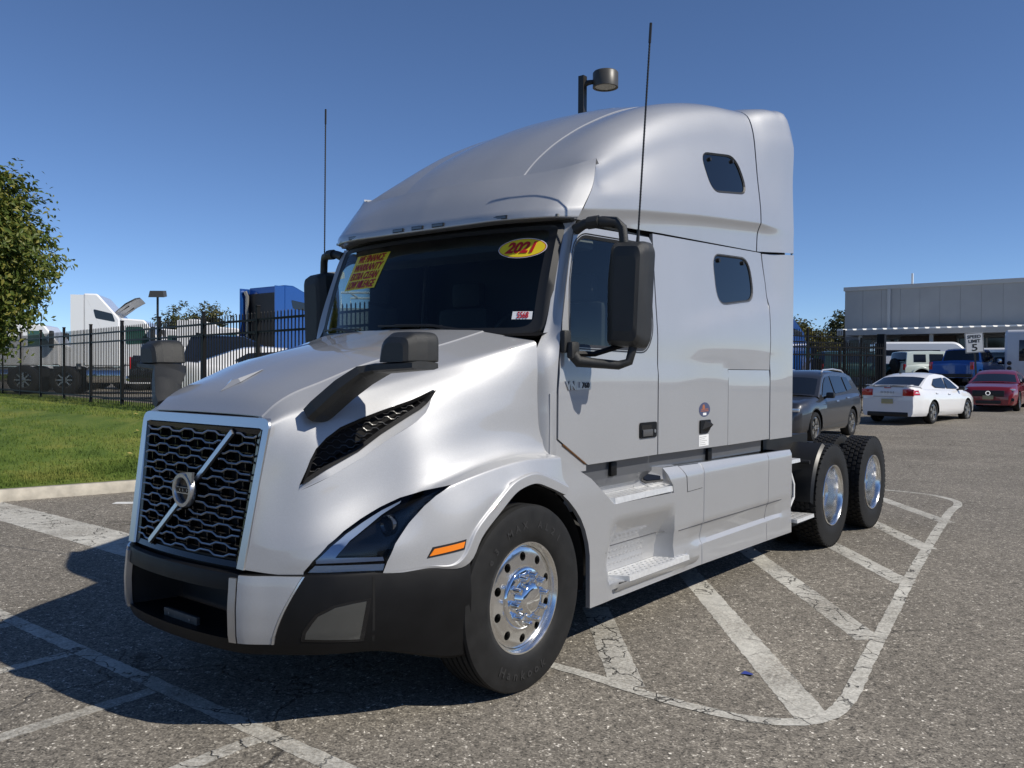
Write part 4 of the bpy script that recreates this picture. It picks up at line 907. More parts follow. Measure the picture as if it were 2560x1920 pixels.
ty_s = steer_tyre(STY, .285, .27).mesh(40); ty_d = drive_tyre(.515, .285, .262).mesh(30)
TY = 1.03
def front_wheel(s):
    w_ = empty('front_wheel', (s*TY, 0, STY)); w_.parent = T; w_.rotation_euler = (0, 0, 0 if s > 0 else math.pi)
    ty = obj('tyre', ty_s, RUBBER, w_)
    mb = MB(); mb.lathe([(.112, .303), (.118, .300), (.118, .292), (.108, .284), (.092, .276), (.07, .270), (-.10, .262), (-.11, .303)], 64, 'x'); rm = mb.build('rim', ALU, w_, 40)
    pr = [(.085, .272), (.093, .255), (.096, .235), (.100, .19), (.104, .165), (.098, .15)]
    obj('disc', disc_holes(pr, .15, .272, .222, .024), ALU, w_)
    mb = MB(); mb.lathe([(.04, .27), (.04, .001)], 24, 'x'); mb.build('brake_drum', VOID, w_)
    mb = MB(); mb.lathe([(.094, .168), (.112, .165), (.118, .155), (.120, .10), (.135, .094), (.150, .088), (.165, .076), (.172, .055), (.175, .001)], 48, 'x'); mb.build('hub_cover', CHROME, w_, 50)
    for k in range(10):
        a = 2*math.pi*k/10+.1; mb = MB(); nut(mb, .115, .127*math.cos(a), .127*math.sin(a)); mb.build('nut_cap', CHROME, w_)
    return w_, ty
for s in (1, -1):
    fw, ty = front_wheel(s)
    if s > 0:
        LET = mat('tyre_lettering', (.019, .019, .019), .6)
        def arc_text(b, rad, a0, da, size, flip=False):
            for i, ch in enumerate(b):
                if ch == ' ': continue
                a = a0+i*da; c, s_ = math.cos(a), math.sin(a); up = Vector((0, c, s_))*(1 if not flip else -1); rt = Vector((0, s_, -c))*(1 if not flip else -1)
                o = text(ch, size, LET, fw, mw=frame(Vector((.1352, rad*c, rad*s_)), rt, up), bold=.0015, depth=.0012, sx=1.1)
        arc_text('e3 MAX AL21', .395, R(142), R(-9.6), .052); arc_text('Hankook', .408, R(-122), R(8.6), .066, True)
def drive_wheel(s, y):
    w_ = empty('drive_wheel', (s*1.06, y, .515)); w_.parent = T; w_.rotation_euler = (0, 0, 0 if s > 0 else math.pi)
    o = obj('tyre', ty_d, RUBBER, w_); o = obj('tyre', ty_d, RUBBER, w_); o.location = (-.34, 0, 0)
    mb = MB(); mb.lathe([(.120, .303), (.126, .300), (.126, .293), (.116, .284), (.10, .277), (.06, .270), (-.05, .262), (-.075, .235), (-.08, .20), (-.08, .14), (-.02, .13), (.03, .125), (.035, .10), (.04, .001)], 56, 'x'); mb.build('rim', ALU, w_, 40)
    for k in range(10):
        a = 2*math.pi*k/10; mb = MB(); nut(mb, -.08, .165*math.cos(a), .165*math.sin(a), .05, .016); mb.build('nut_cap', CHROME, w_)
    return w_
for y in (4.96, 6.31):
    for s in (1, -1): drive_wheel(s, y)
# ---------- ground ----------
def nd(t, ty, **k):
    n = t.nodes.new(ty)
    for a, b in k.items():
        if a.startswith('i'): n.inputs[int(a[1:]) if a[1:].isdigit() else a[1:]].default_value = b
        else: setattr(n, a, b)
    return n
def asphalt_mat(name, paint_on=False):
    m = bpy.data.materials.new(name); m.use_nodes = True; t = m.node_tree; b = t.nodes['Principled BSDF']; L = t.links.new
    tc = nd(t, 'ShaderNodeTexCoord'); O = tc.outputs['Object']
    v = nd(t, 'ShaderNodeTexVoronoi'); v.inputs['Scale'].default_value = 110; L(O, v.inputs['Vector'])          # stones
    v2 = nd(t, 'ShaderNodeTexVoronoi'); v2.inputs['Scale'].default_value = 40; L(O, v2.inputs['Vector'])
    n = nd(t, 'ShaderNodeTexNoise'); n.inputs['Scale'].default_value = .55; n.inputs['Detail'].default_value = 8; n.inputs['Roughness'].default_value = .62; L(O, n.inputs['Vector'])
    n3 = nd(t, 'ShaderNodeTexNoise'); n3.inputs['Scale'].default_value = 14; n3.inputs['Detail'].default_value = 6; L(O, n3.inputs['Vector'])
    sp = nd(t, 'ShaderNodeSeparateColor'); L(v.outputs['Color'], sp.inputs[0])
    sp2 = nd(t, 'ShaderNodeSeparateColor'); L(v2.outputs['Color'], sp2.inputs[0])
    r = nd(t, 'ShaderNodeValToRGB'); e = r.color_ramp.elements; e[0].position = .0; e[0].color = (.032, .030, .027, 1); e[1].position = 1; e[1].color = (.85, .80, .70, 1)
    for p_, c_ in ((.30, (.122, .110, .092, 1)), (.72, (.200, .180, .149, 1)), (.90, (.32, .292, .245, 1))): q = e.new(p_); q.color = c_
    mx = nd(t, 'ShaderNodeMath', operation='MULTIPLY_ADD'); L(sp.outputs[0], mx.inputs[0]); mx.inputs[1].default_value = .72
    m1 = nd(t, 'ShaderNodeMath', operation='MULTIPLY'); L(sp2.outputs[1], m1.inputs[0]); m1.inputs[1].default_value = .28; L(m1.outputs[0], mx.inputs[2]); L(mx.outputs[0], r.inputs[0])
    mr = nd(t, 'ShaderNodeMapRange'); L(n.outputs['Fac'], mr.inputs[0]); mr.inputs[1].default_value = .3; mr.inputs[2].default_value = .7; mr.inputs[3].default_value = .98; mr.inputs[4].default_value = 1.42
    mr3 = nd(t, 'ShaderNodeMapRange'); L(n3.outputs['Fac'], mr3.inputs[0]); mr3.inputs[1].default_value = .3; mr3.inputs[2].default_value = .7; mr3.inputs[3].default_value = .85; mr3.inputs[4].default_value = 1.15
    ml = nd(t, 'ShaderNodeMath', operation='MULTIPLY'); L(mr.outputs[0], ml.inputs[0]); L(mr3.outputs[0], ml.inputs[1])
    vs = nd(t, 'ShaderNodeVectorMath', operation='SCALE'); L(r.outputs[0], vs.inputs[0]); L(ml.outputs[0], vs.inputs[3])
    # cracks: borders of distorted cells, shown only where a coarse mask allows
    dn = nd(t, 'ShaderNodeTexNoise'); dn.inputs['Scale'].default_value = 2.6; dn.inputs['Detail'].default_value = 5; L(O, dn.inputs['Vector'])
    dv = nd(t, 'ShaderNodeVectorMath', operation='SCALE'); L(dn.outputs['Color'], dv.inputs[0]); dv.inputs[3].default_value = .8
    ad = nd(t, 'ShaderNodeVectorMath', operation='ADD'); L(O, ad.inputs[0]); L(dv.outputs[0], ad.inputs[1])
    vc = nd(t, 'ShaderNodeTexVoronoi', feature='DISTANCE_TO_EDGE'); vc.inputs['Scale'].default_value = 2.4 if paint_on else .55; L(ad.outputs[0], vc.inputs['Vector'])
    cr = nd(t, 'ShaderNodeMapRange'); L(vc.outputs['Distance'], cr.inputs[0]); cr.inputs[1].default_value = 0; cr.inputs[2].default_value = .022 if paint_on else .010; cr.inputs[3].default_value = 1; cr.inputs[4].default_value = 0
    mk_ = nd(t, 'ShaderNodeTexNoise'); mk_.inputs['Scale'].default_value = .35 if not paint_on else .8; mk_.inputs['Detail'].default_value = 3; L(O, mk_.inputs['Vector'])
    mm = nd(t, 'ShaderNodeMapRange'); L(mk_.outputs['Fac'], mm.inputs[0]); mm.inputs[1].default_value = .38 if paint_on else .50; mm.inputs[2].default_value = .50 if paint_on else .58; mm.inputs[4].default_value = 1 if paint_on else .75
    cm = nd(t, 'ShaderNodeMath', operation='MULTIPLY'); L(cr.outputs[0], cm.inputs[0]); L(mm.outputs[0], cm.inputs[1])
    col = vs.outputs[0]
    if paint_on:
        wn = nd(t, 'ShaderNodeTexNoise'); wn.inputs['Scale'].default_value = 48; wn.inputs['Detail'].default_value = 7; wn.inputs['Roughness'].default_value = .7; L(O, wn.inputs['Vector'])
        w2 = nd(t, 'ShaderNodeTexNoise'); w2.inputs['Scale'].default_value = 1.3; w2.inputs['Detail'].default_value = 4; L(O, w2.inputs['Vector'])
        sm = nd(t, 'ShaderNodeMath', operation='MULTIPLY_ADD'); L(w2.outputs['Fac'], sm.inputs[0]); sm.inputs[1].default_value = .8; L(wn.outputs['Fac'], sm.inputs[2])
        pa = nd(t, 'ShaderNodeMapRange'); L(sm.outputs[0], pa.inputs[0]); pa.inputs[1].default_value = .72; pa.inputs[2].default_value = 1.0; pa.inputs[3].default_value = .22; pa.inputs[4].default_value = .95
        px = nd(t, 'ShaderNodeMix', data_type='RGBA'); L(pa.outputs[0], px.inputs[0]); L(col, px.inputs[6])
        pc = nd(t, 'ShaderNodeVectorMath', operation='SCALE'); pc.inputs[0].default_value = (.56, .545, .49); L(mr3.outputs[0], pc.inputs[3]); L(pc.outputs[0], px.inputs[7]); col = px.outputs[2]
    cx = nd(t, 'ShaderNodeMix', data_type='RGBA'); L(cm.outputs[0], cx.inputs[0]); L(col, cx.inputs[6]); cx.inputs[7].default_value = (.014, .013, .012, 1)
    L(cx.outputs[2], b.inputs['Base Color']); b.inputs['Roughness'].default_value = .88; b.inputs['Specular IOR Level'].default_value = .25
    hs = nd(t, 'ShaderNodeMath', operation='MULTIPLY_ADD'); L(cm.outputs[0], hs.inputs[0]); hs.inputs[1].default_value = -2.0; L(sp.outputs[1], hs.inputs[2])
    bn = nd(t, 'ShaderNodeBump'); bn.inputs['Strength'].default_value = .8; bn.inputs['Distance'].default_value = .005; L(hs.outputs[0], bn.inputs['Height']); L(bn.outputs[0], b.inputs['Normal'])
    return m
ASPH = asphalt_mat('asphalt'); MARK = asphalt_mat('worn_road_paint', True)
WHITEM = mat('fresh_road_paint', (.66, .66, .63), .7, noise=(12, .12))
def gz(x, y): return .0215*max(0, y-14)+.02*sst(11, 16, y) if y < 42 else .0215*28+.02
YN = list(np.linspace(-150, 8, 12))+list(np.linspace(9, 42, 24))+list(np.linspace(60, 400, 6))
mb = MB(); mb.grid([[(x, y, gz(x, y)) for y in YN] for x in np.linspace(-150, 250, 9)]); mb.build('asphalt_lot', ASPH, None, 30, kind='structure')
def strip(name, pts, w, label, mt=None, z=.0016, jit=.004, closed=False, **k):
    """painted line along a polyline with uneven edges"""
    P = [Vector(p) for p in pts]; D = []
    for a, b in zip(P[:-1], P[1:]):
        n = max(1, int((b-a).length/.035)); D += [a.lerp(b, i/n) for i in range(n)]
    D.append(P[-1]); ws_ = w if isinstance(w, (list, tuple)) else (w, w); rows = []; N = len(D); rn = random.Random(hash(name+str(pts[0])) % 999)
    for i, p in enumerate(D):
        d = (D[min(i+1, N-1)]-D[max(i-1, 0)]).normalized(); nn_ = Vector((-d.y, d.x)); ww = ws_[0]+(ws_[1]-ws_[0])*i/max(1, N-1)
        a = p+nn_*(ww/2+rn.uniform(-jit, jit)); b = p-nn_*(ww/2+rn.uniform(-jit, jit)); rows.append([(a.x, a.y, z+gz(a.x, a.y)), (b.x, b.y, z+gz(b.x, b.y))])
    mb = MB(); mb.grid(rows, True); return tag(mb.build(name, mt or MARK, None, 0), kind='structure')
strip('painted_line', [(-9, -1.20), (-2.6, -1.215), (-.4, -1.21), (.6, -1.215), (4.5, -1.225)], .105, '')
for x0, x1, ye in ((-4.1, -4.1, -4.8), (-3.18, -3.18, -4.8), (-2.26, -2.26, -4.8), (-1.345, -1.33, -4.8), (-.395, -.36, -4.8), (.545, .56, -4.8)): strip('painted_line', [(x0, -1.272), (x1, ye)], .098, '', z=.0016)
strip('crossing_band', [(-3.1, .525), (-5, .545), (-9.0, .56)], .56, '', z=.0016, jit=.006)
strip('painted_line', [(-6.86, 1.72), (-6.2, 2.35), (-5.4, 3.0)], [.16, .22], '', WHITEM, z=.0016)
OUTER = [(.55, .415), (1.005, .414), (1.282, .411), (1.549, .385), (2.0, .372), (2.25, .415), (2.41, .495), (2.51, .62), (2.545, .75), (2.545, .97), (2.51, 1.25), (2.47, 1.50), (2.39, 2.08), (2.28, 2.87), (2.12, 4.0), (1.98, 5.08), (1.75, 6.93), (1.60, 8.3), (1.575, 8.75), (1.49, 9.08), (1.30, 9.35), (1.1, 9.52), (.8, 9.60), (.2, 9.64)]
def smooth_poly(P, n=6):
    k = np.r_[0, np.cumsum(np.linalg.norm(np.diff(np.array(P), axis=0), axis=1))]; s = np.linspace(0, k[-1], len(P)*n); Q = spl(np.c_[k, np.array(P), 0*k], s); return [(q[0], q[1]) for q in Q]
strip('island_outline', smooth_poly(OUTER), [.085, .105], '', z=.0030, jit=.004)
for a, b, w_ in (((.55, 1.62), (1.55, .40), .19), ((.45, 3.20), (2.49, .62), .19), ((.35, 4.55), (2.34, 2.11), .19), ((.75, 5.53), (2.13, 3.85), .185), ((.75, 7.12), (1.95, 5.45), .18), ((.45, 8.92), (1.77, 7.22), .17)):
    strip('hatch_stripe', [a, b], w_, '', z=.0016, jit=.005)
# kerb, lawn
def kerb_x(y): return -8.22+.238*y
KY = np.linspace(-16, 4.2, 60); KP = [(kerb_x(y)-.10, y) for y in KY]+[(-7.12+.6*t, 4.2+1.0*math.sin(t*1.4)) for t in np.linspace(.1, 1, 8)]+[(x, 5.19) for x in np.linspace(-6, -3.6, 5)]
mb = MB()
CONC = mat('kerb_concrete', (.42, .385, .32), .85, noise=(7, .22), bump=(60, .35))
kn = 0; kb = empty('kerb', (0, 0, 0), kind='structure')
segL = 3.0; acc = [KP[0]]; segs = []; d_ = 0
for a, b in zip(KP[:-1], KP[1:]):
    d_ += math.hypot(b[0]-a[0], b[1]-a[1]); acc.append(b)
    if d_ > segL: segs.append(acc); acc = [b]; d_ = 0
segs.append(acc)
for sg in segs:
    P = [Vector(p) for p in sg]; rows = []; N = len(P)
    if N < 2: continue
    P[0] = P[0].lerp(P[1], .03); P[-1] = P[-1].lerp(P[-2], .03)
    for i, p in enumerate(P):
        d = (P[min(i+1, N-1)]-P[max(i-1, 0)]).normalized(); nn_ = Vector((d.y, -d.x))
        rows.append([(p.x+nn_.x*o, p.y+nn_.y*o, z) for o, z in ((.10, -.05), (.095, .0), (.075, .135), (.06, .15), (-.07, .152), (-.085, .145), (-.085, -.05))])
    mb = MB(); mb.grid(rows); n7 = 7; mb.f += [tuple(range(7)), tuple(range((N-1)*7+6, (N-1)*7-1, -1))]; mb.m += [0, 0]; mb.build('kerb_stone', CONC, kb, 40)
FA, FB = Vector((-19.4, 7.3)), Vector((-9.2, 5.8)); FD_ = (FB-FA).normalized()
def fence_y(x): return FA.y+(x-FA.x)*FD_.y/FD_.x
def lawn_z(x, y):
    kx = kerb_x(y); dk = max(0, (kx-.15-x)) if y < 4.2 else 0
    df = fence_y(x)-y
    a = dk if y < 4.2 else 1e9
    t = a/(a+max(df, 0)+.01) if y < 4.2 else 1
    if x > -7.3 and y > 4.2: t = min(1, max(0, (y-5.25)/2.0))
    zz = .155+.66*sst(0, 1, t**.9)
    return zz
GRASS = bpy.data.materials.new('grass'); GRASS.use_nodes = True
def grass_mat(m, blade=False):
    t = m.node_tree; b = t.nodes['Principled BSDF']; L = t.links.new; tc = nd(t, 'ShaderNodeTexCoord'); O = tc.outputs['Object']
    n = nd(t, 'ShaderNodeTexNoise'); n.inputs['Scale'].default_value = .8; n.inputs['Detail'].default_value = 7; n.inputs['Roughness'].default_value = .65; L(O, n.inputs['Vector'])
    n2 = nd(t, 'ShaderNodeTexNoise'); n2.inputs['Scale'].default_value = 45; n2.inputs['Detail'].default_value = 4; L(O, n2.inputs['Vector'])
    ad = nd(t, 'ShaderNodeMath', operation='MULTIPLY_ADD'); L(n2.outputs['Fac'], ad.inputs[0]); ad.inputs[1].default_value = .5; L(n.outputs['Fac'], ad.inputs[2])
    r = nd(t, 'ShaderNodeValToRGB'); L(ad.outputs[0], r.inputs[0]); e = r.color_ramp.elements; e[0].position = .52; e[0].color = (.050, .085, .016, 1); e[1].position = 1.0; e[1].color = (.25, .245, .06, 1)
    q = e.new(.72); q.color = (.105, .160, .028, 1)
    L(r.outputs[0], b.inputs['Base Color']); b.inputs['Roughness'].default_value = .75; b.inputs['Specular IOR Level'].default_value = .2
    if not blade:
        bn = nd(t, 'ShaderNodeBump'); bn.inputs['Strength'].default_value = .8; bn.inputs['Distance'].default_value = .03; L(n2.outputs['Fac'], bn.inputs['Height']); L(bn.outputs[0], b.inputs['Normal'])
grass_mat(GRASS)
Xl = np.linspace(-60, -4.5, 90); rows = []
for x in Xl:
    row = []
    ylo = max(-16, (x+8.35)/.238) if x > -12.2 else -16
    if x > -7.2: ylo = 5.27
    yhi = fence_y(x)+.9
    for t in np.linspace(0, 1, 26): y = ylo+(yhi-ylo)*t; row.append((x, y, lawn_z(x, y)))
    rows.append(row)
mb = MB(); mb.grid(rows, True); lawn = mb.build('lawn', GRASS, None, 60, kind='structure')
rn = random.Random(3); V_ = []; F_ = []
cx_, cy_ = 3.93, -3.62
cnt = 0
while cnt < 52000:
    t = rn.random(); x = -8.3-24*t*t if rn.random() < .75 else rn.uniform(-8.9, -7.6); y = rn.uniform(-3, 8.5)
    if x > kerb_x(min(y, 4.2))-.2 or y > fence_y(x)+.5 or y < -.9+(x+8)*-.10-1.5: continue
    z = lawn_z(x, y); h = rn.uniform(.025, .06)*(1.3 if rn.random() < .1 else 1); a = rn.uniform(0, 6.28); w_ = .006+.004*rn.random(); k = len(V_)
    dx, dy = math.cos(a), math.sin(a); lx, ly = rn.uniform(-.02, .02), rn.uniform(-.02, .02)
    V_ += [(x-dx*w_, y-dy*w_, z-.005), (x+dx*w_, y+dy*w_, z-.005), (x+lx, y+ly, z+h)]; F_.append((k, k+1, k+2)); cnt += 1
obj('grass_blades', mk(V_, F_, 0), GRASS, None, label='short green grass blades covering the lawn', cat='grass', kind='stuff')
# raised lots behind the fence
FAR = asphalt_mat('far_asphalt')
mb = MB(); mb.add([(-200, fence_y(-200)+.9, .80), (-60, fence_y(-60)+.9, .80), (-6.5, fence_y(-6.5)+.9, .80), (-6.6, 300, .80), (-200, 300, .80)], [(0, 1, 2, 3, 4)]); mb.add([(-6.5, fence_y(-6.5)+.9, .80), (-6.5, fence_y(-6.5)+.9, 0), (-6.6, 300, 0), (-6.6, 300, .80)], [(0, 1, 2, 3)]); mb.build('raised_yard', FAR, None, 0, kind='structure')
mb = MB(); mb.add([(-6.4, 39.5, .5), (40, 39.5, .5), (40, 40.0, .7), (-6.4, 40.0, .7), (40, 40.2, 1.0), (-6.4, 40.2, 1.0), (40, 300, 1.0), (-6.4, 300, 1.0)], [(0, 1, 2, 3), (3, 2, 4, 5), (5, 4, 6, 7)]); mb.build('upper_lot', FAR, None, 0, kind='structure')
# litter: blue scrap and a few fallen leaves
mb = MB(); mb.add([(1.95, .98, .006), (2.02, .985, .012), (2.01, 1.02, .006), (1.96, 1.015, .015)], [(0, 1, 2), (0, 2, 3)]); mb.build('plastic_scrap', mat('blue_plastic', (.03, .05, .25), .4), None, 0, label='tiny blue plastic scrap on the asphalt beside hatched stripes', cat='litter')
LEAFT = mat('fallen_leaf', (.34, .27, .08), .7); rn = random.Random(5)
for i in range(12):
    x = rn.uniform(-13, -8.8); y = rn.uniform(.8, 5); z = lawn_z(x, y)+.05; a = rn.uniform(0, 6); mb = MB(); mb.add([(x, y, z), (x+.05*math.cos(a), y+.05*math.sin(a), z+.02), (x+.09*math.cos(a+.3), y+.09*math.sin(a+.3), z+.01), (x+.05*math.cos(a+.8), y+.05*math.sin(a+.8), z)], [(0, 1, 2, 3)])
    mb.build('fallen_leaf', LEAFT, None, 0, label='pale dry leaf lying on the lawn', cat='leaf', group='dry leaves scattered on the lawn')
# ---------- fences ----------
FBLK = mat('black_fence_coat', (.004, .004, .004), .5, spec=.2)
def picket_mesh(h, w_=.018):
    a = w_/2; mb = MB(); mb.box((-a, -a, 0), (a, a, h-.03)); mb.f.pop(1); mb.m.pop(); k = len(mb.v); mb.add([(-a, -a, h-.03), (a, -a, h-.03), (a, a, h-.03), (-a, a, h-.03), (0, 0, h)], [(0, 1, 4), (1, 2, 4), (2, 3, 4), (3, 0, 4)]); return mb.mesh(0)
def post_mesh(h, w_=.0635):
    a = w_/2; mb = MB(); mb.box((-a, -a, -.1), (a, a, h)); mb.box((-a-.008, -a-.008, h), (a+.008, a+.008, h+.03), .006); return mb.mesh(0)
def rail_mesh(L): mb = MB(); mb.box((0, -.02, -.02), (L, .02, .02)); return mb.mesh(0)
PK = picket_mesh(2.02); PO = post_mesh(2.10); RA = rail_mesh(2.40)
fence = empty('fence', (0, 0, 0), label='long black picket fence with flat posts along top of the lawn', cat='fence')
FZ = .80; fang = math.atan2(FD_.y, FD_.x); S0 = -6
fpost = []
for i in range(S0, 8):
    p = FA+FD_*(2.44*i); fpost.append(p); o = obj('post', PO, FBLK, fence); o.location = (p.x, p.y, FZ); o.rotation_euler = (0, 0, fang)
    if i == 7: break
    for z in (.17, 1.63, 1.86): o = obj('rail', RA, FBLK, fence); q = p+FD_*.02; o.location = (q.x, q.y, FZ+z); o.rotation_euler = (0, 0, fang)
    for k in range(1, 19): q = p+FD_*(2.44*k/19); o = obj('picket', PK, FBLK, fence); o.location = (q.x, q.y, FZ-.01); o.rotation_euler = (0, 0, fang)
def mini_fence(name, a, b, h, z0, n, label, rails, cat='fence', posts=True, frame_=False):
    """fence run whose thin pickets stand behind another fence"""
    a, b = Vector(a), Vector(b); d = (b-a).normalized(); L = (b-a).length; ang = math.atan2(d.y, d.x)
    f = empty(name, (a.x, a.y, z0), ang, label=label, cat=cat); mb = MB()
    for k in range(n):
        t = L*(k+.5)/n; mb.box((t-.010, -.010, .06), (t+.010, .010, h))
    o = mb.build('pickets', FBLK, f, 0); o['kind'] = 'stuff'
    for z in rails: mb = MB(); mb.box((0, -.025, z-.025), (L, .025, z+.025)); mb.build('rail', FBLK, f, 0)
    if posts:
        for t in np.arange(0, L+.1, 2.44): mb = MB(); mb.box((t-.035, -.035, -.1), (t+.035, .035, h+.06)); mb.build('post', FBLK, f, 0)
    if frame_:
        for t in (0.03, L*.36, L*.70, L-.03): mb = MB(); mb.box((t-.03, -.03, .05), (t+.03, .03, h-.12)); mb.build('upright', FBLK, f, 0)
        for t in (.1, L*.42, L*.80): mb = MB(); mb.tube([(t, 0, .3), (t+.55, 0, h-.35)], .012, 5); mb.build('brace', FBLK, f, 0)
    return f
mini_fence('sliding_gate', (-8.0, 23.2), (-4.52, 28.02), 2.5, .27, 62, 'black sliding picket gate behind the grey parked crossover', (.16, 2.08, 2.34), 'gate', False, True)
mini_fence('fence', (-10.2, 27.4), (-7.84, 34.35), 2.75, .80, 48, 'black picket fence beyond the gate in front of yellowing trees', (.2, 2.22, 2.46))
mini_fence('fence', (-7.84, 34.35), (-5.16, 30.1), 2.55, .55, 30, 'short fence run from corner post to the thick gate post', (.2, 2.0, 2.2))
mb = MB(); mb.box((-5.0, 28.9, 0), (-4.74, 29.16, 3.15), .012); mb.build('gate_post', FBLK, None, 30, label='thick square black gate post beside the mint off-roader', cat='post')
# ---------- trees ----------
BARK = mat('bark', (.09, .07, .05), .9, noise=(12, .3), bump=(40, .6))
def leaf_mat(name, c1, c2, c3):
    m = bpy.data.materials.new(name); m.use_nodes = True; t = m.node_tree; b = t.nodes['Principled BSDF']; L = t.links.new
    g = nd(t, 'ShaderNodeNewGeometry'); r = nd(t, 'ShaderNodeValToRGB'); L(g.outputs['Random Per Island'], r.inputs[0]); e = r.color_ramp.elements; e[0].color = c1+(1,); e[1].color = c3+(1,); q = e.new(.6); q.color = c2+(1,)
    L(r.outputs[0], b.inputs['Base Color']); b.inputs['Roughness'].default_value = .5; b.inputs['Specular IOR Level'].default_value = .3
    tr = nd(t, 'ShaderNodeBsdfTranslucent'); L(r.outputs[0], tr.inputs[0]); mx = nd(t, 'ShaderNodeMixShader'); mx.inputs[0].default_value = .25; L(b.outputs[0], mx.inputs[1]); L(tr.outputs[0], mx.inputs[2]); L(mx.outputs[0], t.nodes['Material Output'].inputs[0]); return m
def tree(name, base, h_tr, cz0, rx, rz, nc, nl, ls, lm, label, seed, group=None, spread=.32, lobes=None, shell=.45):
    rn = random.Random(seed); T_ = empty(name, base, rn.uniform(0, 6), label=label, cat='tree', group=group)
    mb = MB(); mb.tube([(0, 0, -.3), (.02, 0, h_tr*.6), (0, .03, h_tr), (0, 0, cz0+rz*.3)], [.11*rx/1.8+.03, .09*rx/1.8+.02, .07*rx/1.8+.02, .02], 10)
    C = []
    for i in range(nc):
        while True:
            v = Vector((rn.gauss(0, 1), rn.gauss(0, 1), rn.gauss(0, 1))).normalized(); k = rn.random()**shell
            p = Vector((v.x*rx*k, v.y*rx*k, v.z*rz*k)); p *= 1+.10*math.sin(5*v.x+seed)+.08*math.sin(7*v.z+2*seed)
            if lobes:
                lc = rn.choice(lobes); p = Vector((lc[0]+p.x*lc[3], lc[1]+p.y*lc[3], lc[2]+p.z*lc[3]*.7))
            break
        C.append(p)
    for i in range(0, nc, max(1, nc//22)):
        p = C[i]*.8; q = Vector((0, 0, max(h_tr*.8, cz0-rz*.6))); mb.tube([q, q.lerp(Vector((p.x, p.y, p.z+cz0)), .5)+Vector((0, 0, .1*rz)), Vector((p.x, p.y, p.z+cz0))], [.035*rx/1.8, .02*rx/1.8, .008*rx/1.8], 5)
    mb.build('trunk', BARK, T_)
    V = []; F = []
    for p in C:
        out = Vector((p.x/rx, p.y/rx, p.z/rz)).normalized() if p.length > 1e-3 else Vector((0, 0, 1)); sp = spread*(.6+.8*rn.random())
        for j in range(nl):
            c = p+Vector((rn.gauss(0, sp*.5), rn.gauss(0, sp*.5), rn.gauss(0, sp*.42))); c.z += cz0
            n = (out*.7+Vector((rn.uniform(-1, 1), rn.uniform(-1, 1), rn.uniform(-.2, 1.1)))).normalized(); a = n.orthogonal().normalized(); b = n.cross(a); th = rn.uniform(0, 6.28); u = a*math.cos(th)+b*math.sin(th); w_ = n.cross(u); s = ls*rn.uniform(.7, 1.3); k = len(V)
            V += [c-u*s, c+w_*s*.45-u*s*.1+n*s*.1, c+u*s-n*s*.25, c-w_*s*.45-u*s*.1+n*s*.1]; F += [(k, k+1, k+2, k+3)]
    obj('crown', mk(V, F, 0), lm, T_); return T_
LM1 = leaf_mat('green_leaves', (.06, .092, .016), (.11, .145, .026), (.24, .22, .045))
LM2 = leaf_mat('olive_leaves', (.045, .055, .022), (.075, .085, .03), (.16, .14, .05)); LM3 = leaf_mat('yellow_green_leaves', (.06, .06, .01), (.11, .10, .015), (.20, .17, .03))
tree('maple_tree', (-15.45, 2.75, .55), 1.5, 3.35, 1.62, 1.95, 760, 52, .066, LM1, 'rounded dense green tree at left edge in front of fence', 4, None, .34, None, .34)
rn = random.Random(12)
GT = 'distant trees behind the yards'
tree('pine_tree', (-88.9, 50.4, .8), 3.0, 5.6, 2.5, 2.9, 80, 40, .20, LM2, 'far dark layered tree right of the small lamp', 9, GT, .75)
tree('pine_tree', (-86.3, 53.0, .8), 4.0, 6.9, 1.9, 1.9, 45, 34, .20, LM2, 'slim far tree with open top left of the blue truck', 10, GT, .6)
tree('broadleaf_tree', (-31.5, 90.5, .8), 2.0, 4.4, 3.0, 2.9, 130, 40, .22, LM2, 'far dark green tree against the silver sleeper', 21, GT, .8)
tree('broadleaf_tree', (-27.5, 86, .8), 2.0, 3.3, 2.6, 2.3, 110, 40, .18, LM3, 'yellow green bushy tree left of the grey building', 22, GT, .7)
tree('broadleaf_tree', (-25.6, 93.5, .8), 2.0, 4.6, 2.7, 2.8, 130, 40, .22, LM2, 'far dark tree touching the grey building corner', 23, GT, .8)
# ---------- lamps ----------
POLE = mat('dark_bronze', (.018, .016, .014), .45); LGL = mat('lamp_glass', (.32, .33, .30), .25, coat=1); LHD = mat('lamp_bronze', (.055, .052, .046), .42)
lp = empty('street_lamp', (-6.77, 12.27, .8), label='tall dark post with round drum lamp behind the truck roof', cat='street lamp')
mb = MB(); mb.box((-.07, -.07, 0), (.07, .07, 7.52)); mb.build('post', POLE, lp, 0)
mb = MB(); mb.tube([(.0, 0, 7.30), (.10, .08, 7.38), (.2, .16, 7.40)], [.05, .06, .05], 8); mb.build('arm', POLE, lp)
mb = MB(); mb.lathe([(7.62, .001), (7.62, .26), (7.59, .285), (7.27, .285), (7.27, .24), (7.29, .235)], 40, 'z', (.40, .32, 0)); mb.build('drum', LHD, lp, 50)
mb = MB(); mb.lathe([(7.285, .001), (7.285, .236)], 32, 'z', (.40, .32, 0)); mb.build('lens', LGL, lp)
